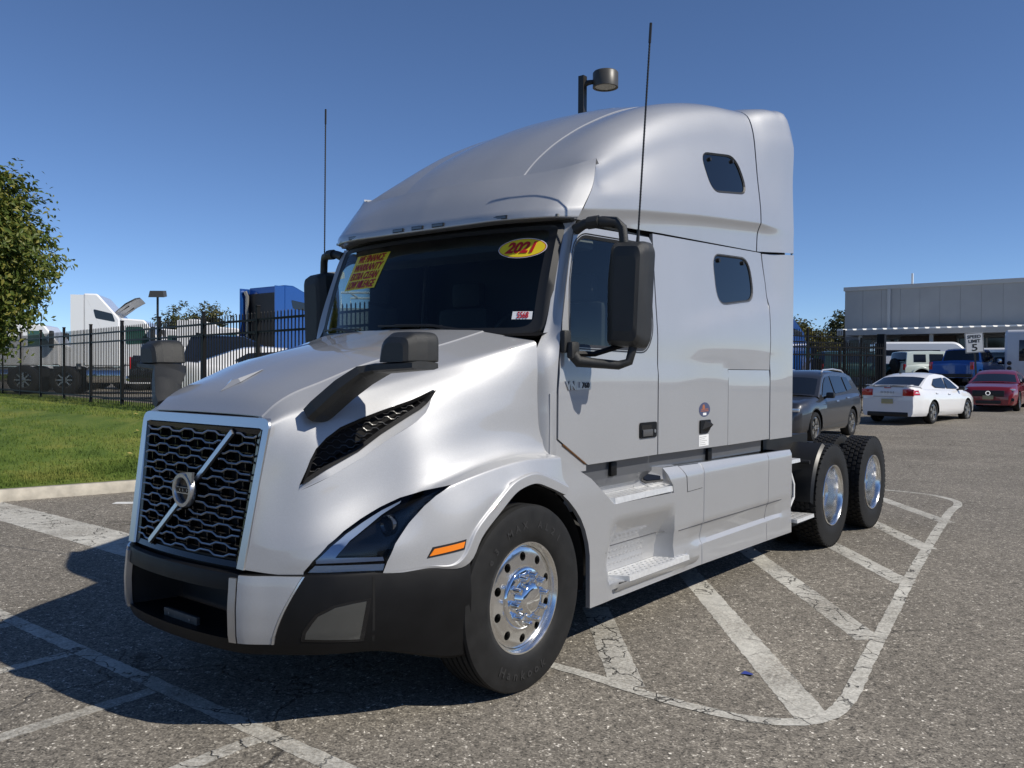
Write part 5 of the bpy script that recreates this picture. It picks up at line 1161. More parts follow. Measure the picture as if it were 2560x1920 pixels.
def box_lamp(loc, h, s, label, rz, hd=None):
    o = empty('street_lamp', loc, rz, label=label, cat='street lamp'); mb = MB(); mb.box((-.06, -.06, 0), (.06, .06, h)); mb.build('post', POLE, o, 0)
    mb = MB(); mb.add([(-s, -s*.5, h-.05), (s, -s*.5, h-.05), (s, s*.5, h+.05), (-s, s*.5, h+.05), (-s*.85, -s*.4, h+s*.75), (s*.85, -s*.4, h+s*.75), (s*.85, s*.6, h+s*.85), (-s*.85, s*.6, h+s*.85)], [(0, 3, 2, 1), (4, 5, 6, 7), (0, 1, 5, 4), (1, 2, 6, 5), (2, 3, 7, 6), (3, 0, 4, 7)]); mb.build('head', hd or LHD, o, 0); return o
box_lamp((-53.1, 27.75, .8), 6.0, .55, 'small far box lamp on a thin pole left of trees', R(38))
box_lamp((-27.6, 22.5, .8), 5.2, .42, 'beige lamp head peeking out beside the far cab mirror', R(20), mat('lamp_beige', (.5, .45, .36), .5))
# ---------- building on the right ----------
WALLG = mat('grey_metal_siding', (.34, .335, .325), .5, noise=(.8, .06)); TRIM = mat('building_trim', (.42, .42, .41), .5); BRICKM = mat('dark_brick', (.085, .062, .052), .85, noise=(25, .3)); WIN = mat('building_glass', (.012, .014, .016), .06); CANW = mat('canopy_white_edge', (.78, .78, .76), .45)
BX0, BX1, BY = -15.8, 12.0, 60.0; BZ = 1.0; BT = 7.95
bl = empty('building', (0, 0, 0), label='long grey metal-clad building with a white-edged canopy', cat='building')
npan = 22; pw = (BX1-BX0)/npan
for i in range(npan): mb = MB(); mb.box((BX0+i*pw+.006, BY, 4.35), (BX0+(i+1)*pw-.006, BY+.10, BT-.28)); mb.build('wall_panel', WALLG, bl, 0)
mb = MB(); mb.box((BX0+.02, BY+.05, BZ), (BX1, BY+20, BT-.3)); mb.build('wall_core', mat('siding_joint', (.2, .2, .205), .7), bl, 0)
mb = MB(); mb.box((BX0-.08, BY-.10, BT-.28), (BX1, BY+20, BT), .02); mb.build('parapet', TRIM, bl, 0)
mb = MB(); mb.box((BX0+2.95, BY-.14, 4.4), (BX0+3.17, BY-.004, BT-.28), .02); mb.build('downpipe', TRIM, bl, 0)
mb = MB(); mb.box((BX0+4.0, BY+2, BT), (BX0+4.12, BY+2.12, BT+.95)); mb.build('roof_vent_pipe', CANW, bl, 0)
cn = empty('canopy'); cn.parent = bl
mb = MB(); mb.box((-14.9, 55.5, 4.32), (BX1, BY-.004, 4.50)); mb.build('canopy_deck', TRIM, bl, 0); bpy.data.objects.remove(cn)
mb = MB(); mb.box((-14.9, 55.42, 4.26), (BX1, 55.496, 4.60)); mb.build('canopy_fascia', WALLG, bl, 0)
x = -14.9
while x < BX1:
    mb = MB(); mb.add([(x, 55.40, 4.604), (x+.46, 55.40, 4.604), (x+.40, 55.40, 4.70), (x+.06, 55.40, 4.70), (x, 59.9, 4.78), (x+.46, 59.9, 4.78), (x+.40, 59.9, 4.88), (x+.06, 59.9, 4.88)], [(0, 1, 2, 3), (3, 2, 6, 7), (0, 3, 7, 4), (1, 5, 6, 2)]); mb.build('roof_rib', CANW, bl, 0); x += .64
for x in np.arange(-13.5, BX1, 4.4): mb = MB(); mb.box((x-.11, 55.9, BZ), (x+.11, 56.12, 4.26)); mb.build('column', TRIM, bl, 0)
for i, x in enumerate(np.arange(-15.6, BX1-3.5, 3.6)):
    if i % 3 == 1:
        mb = MB(); mb.box((x+.05, BY-.10, BZ), (x+3.55, BY-.004, 4.3)); mb.build('brick_bay', BRICKM, bl, 0)
    else:
        mb = MB(); mb.box((x+.05, BY-.06, BZ+.6), (x+3.55, BY-.004, 4.1)); w0 = mb.build('window', WIN, bl, 0)
        for xx in (x+.05, x+1.75, x+3.45): mb = MB(); mb.box((xx, BY-.10, BZ+.6), (xx+.10, BY-.062, 4.1)); mb.build('mullion', TRIM, w0, 0)
# workshop across the lot, mirrored in the truck's side glass
wk = empty('workshop', (0, 0, 0), label='low workshop across the lot mirrored in the side windows', cat='building')
WKM = mat('workshop_wall', (.20, .19, .175), .8, noise=(.7, .12))
mb = MB(); mb.box((27, -14, 0), (40, 34, 5.0)); mb.build('wall', WKM, wk, 0); mb = MB(); mb.box((26.8, -14.2, 5.0), (40.2, 34.2, 5.5)); mb.build('roof_edge', mat('workshop_trim', (.10, .10, .11), .6), wk, 0)
for y in np.arange(-11, 31, 6): mb = MB(); mb.box((26.94, y, 0), (26.996, y+3.6, 3.6)); mb.build('roller_door', mat('roller_door_grey', (.34, .34, .33), .6), wk, 0)
# ---------- speed sign ----------
sg = empty('speed_sign', (-3.88, 41.3, 1.0), R(36), label='white SPEED LIMIT 5 sign on a dark leaning post', cat='sign'); sg.rotation_euler = (0, R(-4), R(28))
mb = MB(); mb.box((-.04, .012, 0), (.04, .06, 2.2)); mb.build('post', POLE, sg, 0)
mb = MB(); mb.box((-.40, -.004, 1.72), (.40, .010, 2.66)); pl = mb.build('sign_plate', mat('sign_white', (.62, .63, .63), .45), sg, 0)
mb = MB(); o_, i_ = [(-.385, 1.735), (.385, 1.735), (.385, 2.645), (-.385, 2.645)], [(-.365, 1.755), (.365, 1.755), (.365, 2.625), (-.365, 2.625)]
for k in range(4): j = (k+1) % 4; mb.add([(o_[k][0], -.006, o_[k][1]), (o_[j][0], -.006, o_[j][1]), (i_[j][0], -.006, i_[j][1]), (i_[k][0], -.006, i_[k][1])], [(0, 1, 2, 3)])
SBL = mat('sign_black', (.01, .01, .01), .5); mb.build('sign_border', SBL, pl, 0)
for b, s_, z in (('SPEED', .21, 2.47), ('LIMIT', .21, 2.26), ('5', .46, 1.95)): text(b, s_, SBL, pl, mw=frame((0, -.008, z), (1, 0, 0), (0, 0, 1)), bold=.006, depth=.001, sx=1.05 if b != '5' else 1.3)
# ---------- other vehicles ----------
CGL = mat('car_glass', (.010, .014, .022), .03, spec=.6); CTR = mat('car_black_trim', (.010, .010, .011), .45); CRIM = mat('car_alloy', (.55, .55, .54), .25, .9); PLATE = mat('plate_yellow', (.42, .37, .20), .5)
def car_wheel(par, x, y, r, w_, rim=.66, spokes=5, dark=False):
    s = 1 if x > 0 else -1; W = empty('wheel', (x, y, r), 0 if s > 0 else math.pi); W.parent = par; h = w_/2
    mb = MB(); mb.lathe([(h*.75, r*rim), (h*.98, r*rim+.02), (h, r*.82), (h*.9, r*.96), (h*.6, r), (-h*.6, r), (-h*.9, r*.96), (-h, r*.8), (-h*.8, r*rim)], 32, 'x'); mb.build('tyre', RUBBER, W)
    mb = MB(); mb.lathe([(h*.82, r*rim), (h*.84, r*rim-.012), (h*.4, r*rim-.03), (-h*.6, r*rim-.03)], 28, 'x')
    for k in range(spokes):
        a = 2*math.pi*k/spokes
        for da in ((-.16, .16) if spokes < 7 else (0,)):
            p0 = (.055, a); p1 = (r*rim-.015, a+da); q = []
            for xx in (h*.78, h*.55):
                for (rr, aa), ww in ((p0, .028), (p1, .022)):
                    c, sn = rr*math.cos(aa), rr*math.sin(aa); t = (-math.sin(aa), math.cos(aa)); q += [(xx, c-t[0]*ww, sn-t[1]*ww), (xx, c+t[0]*ww, sn+t[1]*ww)]
            mb.add(q, [(0, 1, 3, 2), (0, 2, 6, 4), (1, 5, 7, 3), (4, 6, 7, 5)])
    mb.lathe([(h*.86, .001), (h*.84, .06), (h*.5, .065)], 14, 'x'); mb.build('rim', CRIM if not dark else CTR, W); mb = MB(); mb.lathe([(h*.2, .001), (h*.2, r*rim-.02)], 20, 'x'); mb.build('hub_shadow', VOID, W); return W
def car(name, label, loc, rz, body, TOP, PLAN_, zb, CAB, wb_, wr, WINS, wheels, front=None, rear=None, cat='car', extra=None, group=None, arch=None, crown=.05, spokes=5, cabmat=None, darkw=False, glassrows=((0, 1), (-2, -1)), rimr=.66):
    """TOP: (y,z) shoulder line; PLAN_: (y,halfwidth); CAB: (y,z) roof line from windshield foot to rear glass foot; front is -y"""
    c = empty(name, loc, rz, label=label, cat=cat, group=group)
    ty, tz = [q[0] for q in TOP], [q[1] for q in TOP]; py, pw_ = [q[0] for q in PLAN_], [q[1] for q in PLAN_]
    def hw(y): return float(np.interp(y, py, pw_))
    def sx_(y, z):
        w_ = hw(y); t = float(np.interp(y, ty, tz)); k = (z-zb)/(t-zb); return w_*float(np.interp(k, [0, .12, .45, .8, .95, 1.0], [.93, .985, 1.0, .985, .93, .84]))
    Y = np.unique(np.r_[np.linspace(ty[0], ty[-1], 46), ty]); G = []
    for y in Y:
        t = float(np.interp(y, ty, tz)); row = [(0, y, zb)]
        for k in (0, .05, .12, .25, .45, .62, .8, .9, .96, 1.0): z = zb+(t-zb)*k; row.append((sx_(y, z), y, z))
        w_ = row[-1][0]
        for u in (.85, .6, .3, 0): row.append((w_*u, y, t+crown*.4*(1-u*u)))
        G.append(row)
    bm = bmesh.new(); mb = MB(); mb.grid(G, True); e0 = [G[0], [(0, ty[0], q[2]) for q in G[0]]]; e1 = [G[-1], [(0, ty[-1], q[2]) for q in G[-1]]]; mb.grid(e0); mb.grid(e1, True)
    bm.from_mesh(mb.mesh())
    for (wy, r, tr, ww) in wheels:
        ra = r*1.17 if not arch else r*arch; cut(bm, [(wy+ra*math.cos(a), r+ra*math.sin(a)) for a in np.linspace(0, 2*math.pi, 29)[:-1]], False)
    h1 = bm_mesh(bm, 40); h2 = mirror_x(h1); bm = bmesh.new(); bm.from_mesh(h1); bm.from_mesh(h2); obj('body', bm_mesh(bm, 38), body, c)
    for (wy, r, tr, ww) in wheels:
        for s in (1, -1): car_wheel(c, s*(tr-ww/2), wy, r, ww, rimr, spokes, darkw)
    mb = MB(); mb.box((-pw_[len(pw_)//2]+.20, ty[0]+.15, zb+.03), (pw_[len(pw_)//2]-.20, ty[-1]-.15, zb+.35))
    for (wy, r, tr, ww) in wheels: mb.box((-tr+ww+.02, wy-r*1.1, zb), (tr-ww-.02, wy+r*1.1, r*2.0)); 
    mb.build('underbody', VOID, c, 0)
    for (wy, r, tr, ww) in wheels:
        ra = r*1.19
        for s in (1, -1): mb = MB(); mb.grid([[(s*x, wy+ra*math.cos(a), r+ra*math.sin(a)) for x in (tr-ww-.05, tr-.02)] for a in np.linspace(-.2, math.pi+.2, 14)]); mb.build('wheel_housing', VOID, c)
    # cabin
    z0 = min(CAB[0][1], CAB[-1][1]); z1 = max(q[1] for q in CAB)
    def cx(z): return wb_+(wr-wb_)*(z-z0)/(z1-z0)
    k = np.r_[0, np.cumsum(np.linalg.norm(np.diff(np.array(CAB), axis=0), axis=1))]; US = [-1, -.97, -.9, -.75, -.45, 0, .45, .75, .9, .97, 1]; rows = []
    CR = np.array(CAB)
    for y, z in CR: rows.append([(cx(z)*u, y-(0 if not glassrows else .06*(1-u*u)*(1 if y < CR[len(CR)//2][0] else -1)*(1 if z < z1-.12 else .3)), z+crown*(1-abs(u)**3)-(.02 if abs(u) == 1 else 0)) for u in US])
    cm = cabmat or body
    mb = MB(); mb.grid(rows)
    for s in (1, -1):
        poly = [(s*cx(z), y, z-.02) for y, z in CR]; poly += [(s*(wb_+.0), CR[-1][0], z0-.08), (s*wb_, CR[0][0], z0-.08)]; mb.add(poly, [tuple(range(len(poly)))] if s < 0 else [tuple(range(len(poly)-1, -1, -1))])
    mb.build('cabin', cm, c, 30)
    for a, b in glassrows:
        ra, rb = rows[a], rows[b]; n = len(US); mb = MB(); d0 = Vector((0, rb[5][1]-ra[5][1], rb[5][2]-ra[5][2])); nn_ = Vector((0, -d0.z, d0.y)).normalized(); nn_ = nn_ if nn_.z > 0 else -nn_
        G2 = [[Vector(ra[j]).lerp(Vector(rb[j]), t)+nn_*.006 for j in range(1, n-1)] for t in (.07, .36, .64, .93)]
        G2 = [[(p.x*.955, p.y, p.z) for p in r_] for r_ in G2]; mb.grid(G2); mb.build('windshield' if a == 0 else 'rear_window', CGL, c)
    for wpoly in WINS:
        for s in (1, -1): mb = MB(); P = [(s*(cx(z)+.006), y, z) for y, z in wpoly]; mb.add(P, [tuple(range(len(P)))] if s > 0 else [tuple(range(len(P)-1, -1, -1))]); mb.build('side_window', CGL, c, 0)
    c['_'] = 0; del c['_']
    return c, sx_, cx
def side_bits(c, sx_, items):
    """small parts laid on the body side: (name, polygon (y,z), material, proud)"""
    for name, poly, m, o in items:
        for s in (1, -1):
            mb = MB(); n = len(poly); P = [(s*(sx_(y, z)+o), y, z) for y, z in poly]; Q = [(s*(sx_(y, z)-.02), y, z) for y, z in poly]; f = [tuple(range(n))]+[(i, n+i, n+(i+1) % n, (i+1) % n) for i in range(n)]
            mb.add(P+Q, f if s > 0 else [q[::-1] for q in f]); mb.build(name, m, c, 0)
def end_bits(c, items):
    """parts on the nose or tail: (name, (x0,x1,z0,z1), y, depth, material, mirrored)"""
    for name, (x0, x1, z0, z1), y, d, m, mir in items:
        for s in ((1, -1) if mir else (1,)): mb = MB(); mb.box((s*x0, y, z0), (s*x1, y+d, z1), min(abs(d), abs(z1-z0), abs(x1-x0))*.3); mb.build(name, m, c)
def car_mirror(c, x, y, z, m, s=1): 
    for g in (1, -1): mb = MB(); mb.box((g*x, y-.07*s, z), (g*(x+.19*s), y+.06*s, z+.14*s), .04*s); mb.tube([(g*(x-.06), y, z), (g*(x+.05), y, z+.05)], .03, 6); mb.build('wing_mirror', m, c)
GREY = paint('grey_car_paint', (.055, .057, .064), .6, .35, False); CWHITE = paint('white_car_paint', (.78, .78, .78), 0, .3, False); CRED = paint('red_car_paint', (.22, .010, .018), .35, .3, False); MINT = paint('mint_paint', (.55, .62, .57), 0, .35, False); CBLUE = paint('blue_truck_paint', (.010, .075, .30), .35, .3, False); DGREEN = paint('dark_green_paint', (.02, .07, .06), .3, .35, False); NAVY = paint('navy_paint', (.006, .018, .07), .3, .3, False); CBLK = paint('black_car_paint', (.010, .012, .018), .2, .25, False)
Z0 = .13
# grey crossover
SUVT = [(-2.32, .62), (-2.28, .78), (-2.1, .93), (-1.6, 1.02), (-1.0, 1.08), (.2, 1.10), (1.3, 1.13), (2.0, 1.14), (2.22, 1.08), (2.30, .90)]
SUVP = [(-2.32, .62), (-2.2, .80), (-1.8, .90), (-.8, .925), (1.4, .925), (2.0, .90), (2.3, .78)]
c, sx_, cx = car('crossover', 'dark grey compact crossover parked behind the rear wheels', (-3.74, 17.65, .095), 0, GREY, SUVT, SUVP, .25, [(-1.12, 1.06), (-.52, 1.50), (-.25, 1.61), (.5, 1.66), (1.35, 1.62), (1.70, 1.56), (2.12, 1.12)], .86, .66,
    [[(-.88, 1.10), (-.02, 1.13), (-.06, 1.55), (-.30, 1.52), (-.55, 1.38)], [(.08, 1.13), (.98, 1.17), (.86, 1.55), (.04, 1.56)], [(1.08, 1.18), (1.52, 1.24), (1.36, 1.52), (.98, 1.54)]],
    [(-1.42, .36, .905, .235), (1.30, .36, .905, .235)], spokes=5, arch=1.2, rimr=.68)
side_bits(c, sx_, [('door_handle', [(-.05, .93), (.14, .935), (.14, .965), (-.05, .96)], CRIM, .025), ('door_handle', [(.82, .99), (1.0, .995), (1.0, 1.025), (.82, 1.02)], CRIM, .025), ('sill_trim', [(-.95, .30), (.85, .30), (.80, .42), (.0, .40), (-.95, .34)], mat('grey_cladding', (.06, .062, .065), .5), .008), ('tail_lamp', [(2.0, .98), (2.24, .98), (2.22, 1.06), (2.0, 1.05)], REDL, .012), ('door_seam', [(.0, .45), (.012, .45), (.012, 1.09), (.0, 1.09)], CTR, .002), ('door_seam', [(.98, .55), (.992, .55), (1.04, 1.12), (1.03, 1.12)], CTR, .002)])
end_bits(c, [('headlamp', (.50, .80, .74, .82), -2.27, .06, LENS, True), ('front_grille', (-.42, .42, .48, .80), -2.345, .05, CTR, False)])
car_mirror(c, .90, -.72, 1.03, CTR); 
for s in (1, -1): mb = MB(); mb.tube([(s*.62, -.30, 1.64), (s*.61, -.15, 1.70), (s*.60, .6, 1.725), (s*.60, 1.25, 1.69), (s*.61, 1.4, 1.63)], .022, 6); mb.build('roof_rail', mat('roof_rail_silver', (.75, .75, .74), .3, .7), c)
mb = MB(); mb.box((-.38, -1.03, 1.16), (-.28, -1.02, 1.20)); mb.build('window_sticker', STW, c, 0)
# white sedan
SET = [(-2.42, .60), (-2.38, .72), (-2.2, .82), (-1.5, .95), (-.9, 1.0), (.3, 1.02), (1.5, 1.04), (1.8, 1.06), (2.30, 1.10), (2.42, 1.06), (2.45, .92)]
SEP = [(-2.42, .55), (-2.25, .78), (-1.8, .88), (-.8, .915), (1.4, .915), (2.0, .88), (2.45, .74)]
c, sx_, cx = car('sedan', 'white sedan seen from behind with dark tinted windows', (-2.67, 25.31, .235), R(171.5), CWHITE, SET, SEP, .24, [(-1.10, .98), (-.40, 1.33), (-.05, 1.44), (.5, 1.475), (.95, 1.44), (1.25, 1.36), (2.0, 1.08)], .85, .60,
    [[(-.72, 1.03), (.12, 1.05), (.08, 1.36), (-.12, 1.37), (-.38, 1.26)], [(.20, 1.05), (.98, 1.08), (1.15, 1.16), (.85, 1.33), (.16, 1.37)]],
    [(-1.45, .335, .895, .22), (1.32, .335, .895, .22)], spokes=5, arch=1.18, rimr=.70)
side_bits(c, sx_, [('door_handle', [(.05, .86), (.25, .865), (.25, .89), (.05, .885)], CWHITE, .028), ('door_handle', [(1.0, .89), (1.18, .895), (1.18, .92), (1.0, .915)], CWHITE, .028), ('tail_lamp', [(2.16, .86), (2.40, .86), (2.38, .99), (2.20, 1.00)], REDL, .010), ('door_seam', [(.14, .40), (.15, .40), (.15, 1.0), (.14, 1.0)], CTR, .002), ('door_seam', [(-1.0, .40), (-.99, .40), (-.92, .98), (-.93, .98)], CTR, .002), ('sill_line', [(-1.0, .33), (.9, .33), (.9, .345), (-1.0, .345)], mat('sill_grey', (.3, .3, .3), .5), .002)])
end_bits(c, [('tail_lamp', (.44, .76, .83, 1.03), 2.405, .065, REDL, True), ('number_plate', (-.17, .17, .60, .74), 2.462, .02, PLATE, False), ('brake_lamp', (-.10, .10, 1.055, 1.08), 2.44, .02, REDL, False), ('diffuser', (-.60, .60, .22, .36), 2.36, .105, CTR, False), ('boot_line', (-.42, .42, .80, .812), 2.45, .012, mat('sill_grey', ()), False)])
mb = MB(); mb.box((-.66, 2.22, 1.135), (.66, 2.44, 1.155), .008); 
for x in (-.5, 0, .5): mb.box((x-.05, 2.28, 1.06), (x+.05, 2.40, 1.137))
mb.build('spoiler', CWHITE, c); mb = MB(); mb.tube([(.25, .95, 1.46), (.25, 1.05, 1.60)], [.012, .004], 5); mb.box((.22, .88, 1.455), (.28, .98, 1.50), .01); mb.build('roof_antenna', CTR, c); car_mirror(c, .86, -.72, .98, CTR, .9)
text('D O D G E', .085, mat('sill_grey', ()), c, mw=frame((0, 2.458, .93), (-1, 0, 0), (0, 0, 1)), depth=.004)
# red sedan
c, sx_, cx = car('sedan', 'dark red sedan facing the camera under the speed sign', (-1.75, 32.94, .40), R(2), CRED, [(-2.36, .55), (-2.34, .72), (-2.2, .85), (-1.6, .95), (-.95, 1.0), (.3, 1.0), (1.5, 1.02), (2.2, 1.05), (2.38, .90)], SEP, .22, [(-1.05, .98), (-.35, 1.30), (-.02, 1.42), (.5, 1.44), (1.0, 1.39), (1.9, 1.06)], .86, .60,
    [[(-.70, 1.02), (.12, 1.03), (.08, 1.33), (-.10, 1.34), (-.36, 1.22)], [(.20, 1.03), (1.05, 1.06), (.85, 1.30), (.16, 1.34)]], [(-1.45, .345, .90, .23), (1.40, .345, .90, .23)], spokes=5, arch=1.16, rimr=.74)
end_bits(c, [('front_grille', (-.50, .50, .52, .74), -2.40, .08, CTR, False), ('headlamp', (.52, .82, .73, .80), -2.26, .05, mat('lit_lens', (.9, .92, .95), .1, .3, coat=1), True), ('lower_intake', (.45, .80, .36, .48), -2.30, .06, CTR, True), ('lower_grille', (-.40, .40, .26, .38), -2.385, .05, CTR, False), ('number_plate', (-.17, .17, .42, .56), -2.425, .02, PLATE, False)])
mb = MB(); mb.lathe([(-.01, .055), (-.01, .08), (.01, .08), (.01, .055)], 24, 'y', (0, -2.41, .64), True); mb.build('badge_ring', CHROME, c); car_mirror(c, .87, -.75, 1.0, CTR)
# off-roaders, pickup, vans and bus on the upper lot
def offroad(label, loc, rz, body, roofm, dark=False):
    T1 = [(-2.35, .95), (-2.3, 1.12), (-2.1, 1.20), (-1.0, 1.26), (.5, 1.27), (2.25, 1.27), (2.32, 1.1)]; P1 = [(-2.35, .80), (-2.1, .90), (-1.0, .93), (1.6, .93), (2.32, .90)]
    c, s_, cx = car('off_roader', label, loc, rz, body, T1, P1, .50, [(-.95, 1.25), (-.60, 1.78), (-.35, 1.87), (.6, 1.90), (1.9, 1.88), (2.18, 1.84), (2.26, 1.28)], .88, .80, [[(-.66, 1.31), (.10, 1.31), (.10, 1.76), (-.45, 1.76)], [(.22, 1.31), (.98, 1.31), (.98, 1.76), (.22, 1.76)], [(1.18, 1.33), (1.85, 1.33), (1.85, 1.74), (1.18, 1.74)]], [(-1.50, .44, .90, .30), (1.45, .44, .90, .30)], cat='off-roader', arch=1.22, spokes=8, darkw=True, cabmat=roofm, rimr=.58)
    mb = MB(); mb.lathe([(.0, .20), (.02, .40), (.12, .43), (.22, .40), (.24, .22), (.24, .001)], 28, 'y', (.0, 2.34, 1.12)); mb.build('spare_wheel', RUBBER, c); end_bits(c, [('tail_lamp', (.68, .86, .90, 1.22), 2.29, .05, REDL, True), ('rear_bumper', (-.9, .9, .55, .75), 2.28, .14, CTR, False), ('front_grille', (-.75, .75, .80, 1.10), -2.40, .06, CTR, False)])
    side_bits(c, s_, [('door_handle', [(.02, 1.10), (.16, 1.10), (.16, 1.14), (.02, 1.14)], CTR, .02), ('door_handle', [(.90, 1.10), (1.04, 1.10), (1.04, 1.14), (.90, 1.14)], CTR, .02)])
    for s in (1, -1):
        for wy in (-1.5, 1.45): mb = MB(); mb.grid([[(s*x, wy+rr*math.cos(a), .44+rr*math.sin(a)) for x, rr in ((.90, .55), (1.0, .55), (1.0, .62), (.92, .66))] for a in np.linspace(-.1, math.pi+.1, 16)], s < 0); mb.build('wheel_flare', body, c)
    car_mirror(c, .92, -.62, 1.28, CTR, 1.1); return c
offroad('pale mint boxy off-roader with black roof pillars facing right', (-6.75, 46.9, 1.0), R(132), MINT, MINT)
offroad('dark green boxy off-roader with spare wheel behind the gate', (-10.4, 45.3, 1.0), R(128), DGREEN, DGREEN)
c, s_, cx = car('pickup_truck', 'blue pickup truck with red tail lamp left of sign', (-4.75, 44.4, 1.0), R(174), CBLUE, [(-2.9, .95), (-2.85, 1.15), (-1.3, 1.26), (.3, 1.28), (.45, 1.30), (2.85, 1.32), (2.92, 1.2)], [(-2.9, .80), (-2.5, .98), (2.9, 1.0)], .52, [(-1.25, 1.25), (-.62, 1.76), (-.3, 1.92), (.9, 1.94), (1.25, 1.88), (1.45, 1.30)], .93, .76, [[(-.85, 1.31), (.05, 1.31), (.05, 1.80), (-.40, 1.80)], [(.15, 1.31), (1.10, 1.31), (1.0, 1.80), (.15, 1.80)]], [(-1.85, .43, .98, .30), (1.85, .43, .98, .30)], cat='pickup', spokes=6, arch=1.2, rimr=.6)
end_bits(c, [('tail_lamp', (.84, 1.0, .92, 1.28), 2.88, .05, REDL, True), ('rear_bumper', (-.95, .95, .55, .72), 2.88, .14, CTR, False), ('brake_lamp', (-.25, .25, 1.90, 1.93), 1.22, .03, REDL, False)]); car_mirror(c, .98, -.80, 1.30, CHROME, 1.3)
def van(name, label, loc, rz, L, W, H, zb, nose, body, wins, cat, wy, hs=.3):
    """box-bodied vehicle: side outline extruded across its width with rounded edges"""
    c = empty(name, loc, rz, label=label, cat=cat); P = rounded([(-L/2, zb), (L/2, zb), (L/2, H), (-L/2+nose, H), (-L/2+nose*.35, zb+(H-zb)*.52), (-L/2, zb+(H-zb)*.42)], [.08, .08, .22, .35, .2, .12], 5); n = len(P); mb = MB(); Lr = []
    cy, cz_ = 0, (zb+H)/2
    for x, k in ((-W/2, .90), (-W/2+.05, .965), (-W/2+.14, 1), (W/2-.14, 1), (W/2-.05, .965), (W/2, .90)): Lr.append([(x, cy+(y-cy)*(1-(1-k)*.5), cz_+(z-cz_)*k) for y, z in P])
    for a, b in zip(Lr[:-1], Lr[1:]): mb.add(a+b, [(i, n+i, n+(i+1) % n, (i+1) % n) for i in range(n)])
    mb.add(Lr[0], [tuple(range(n))]); mb.add(Lr[-1], [tuple(range(n-1, -1, -1))]); mb.build('body', body, c, 30)
    for p in wins:
        for s in (1, -1): mb = MB(); q = rounded(p, .06, 3); m = len(q); mb.add([(s*(W/2+.006), y, z) for y, z in q], [tuple(range(m)) if s > 0 else tuple(range(m-1, -1, -1))]); mb.build('side_window', CGL, c, 0)
    for y in wy:
        for s in (1, -1): car_wheel(c, s*(W/2-.16), y, hs+.06, .26, .6, 6)
    return c
v1 = van('van', 'white high roof van behind the mint off-roader', (-8.9, 53.6, 1.0), R(115), 6.2, 2.1, 2.65, .45, 1.5, CWHITE, [[(-1.9, 1.75), (-1.0, 1.75), (-1.0, 2.2), (-1.6, 2.2)], [(-.6, 1.8), (2.6, 1.8), (2.6, 2.15), (-.6, 2.15)]], 'van', (-2.0, 1.9))
v2 = van('bus', 'white shuttle bus cut off at the right edge', (-1.85, 47.0, 1.0), R(180), 7.4, 2.5, 2.85, .45, .5, mat('bus_white', (.52, .53, .56), .4, coat=.5), [[(-2.9, 1.5), (2.9, 1.5), (2.9, 2.3), (-2.9, 2.3)]], 'bus', (-2.4, 2.2))
for z in (1.25, 1.0, .75):
    for s in (1, -1): mb = MB(); mb.lathe([(0, .10), (.02, .10), (.03, .001)], 16, 'y', (s*1.02, 3.70, z)); mb.build('tail_lamp', mat('dark_lens', (.02, .008, .008), .2), v2)
mb = MB(); mb.box((-.62, 3.69, 1.35), (.62, 3.712, 2.35), .008); mb.build('rear_window', CGL, v2)
v3 = van('van', 'white passenger van with dark windows behind the sign', (-4.2, 51.8, 1.0), R(178), 5.4, 2.0, 2.15, .45, 1.3, CWHITE, [[(-1.4, 1.35), (2.4, 1.35), (2.4, 1.85), (-1.2, 1.85)]], 'van', (-1.8, 1.7)); mb = MB(); mb.box((-.8, 2.70, 1.25), (.8, 2.715, 1.9), .006); mb.build('rear_window', CGL, v3)
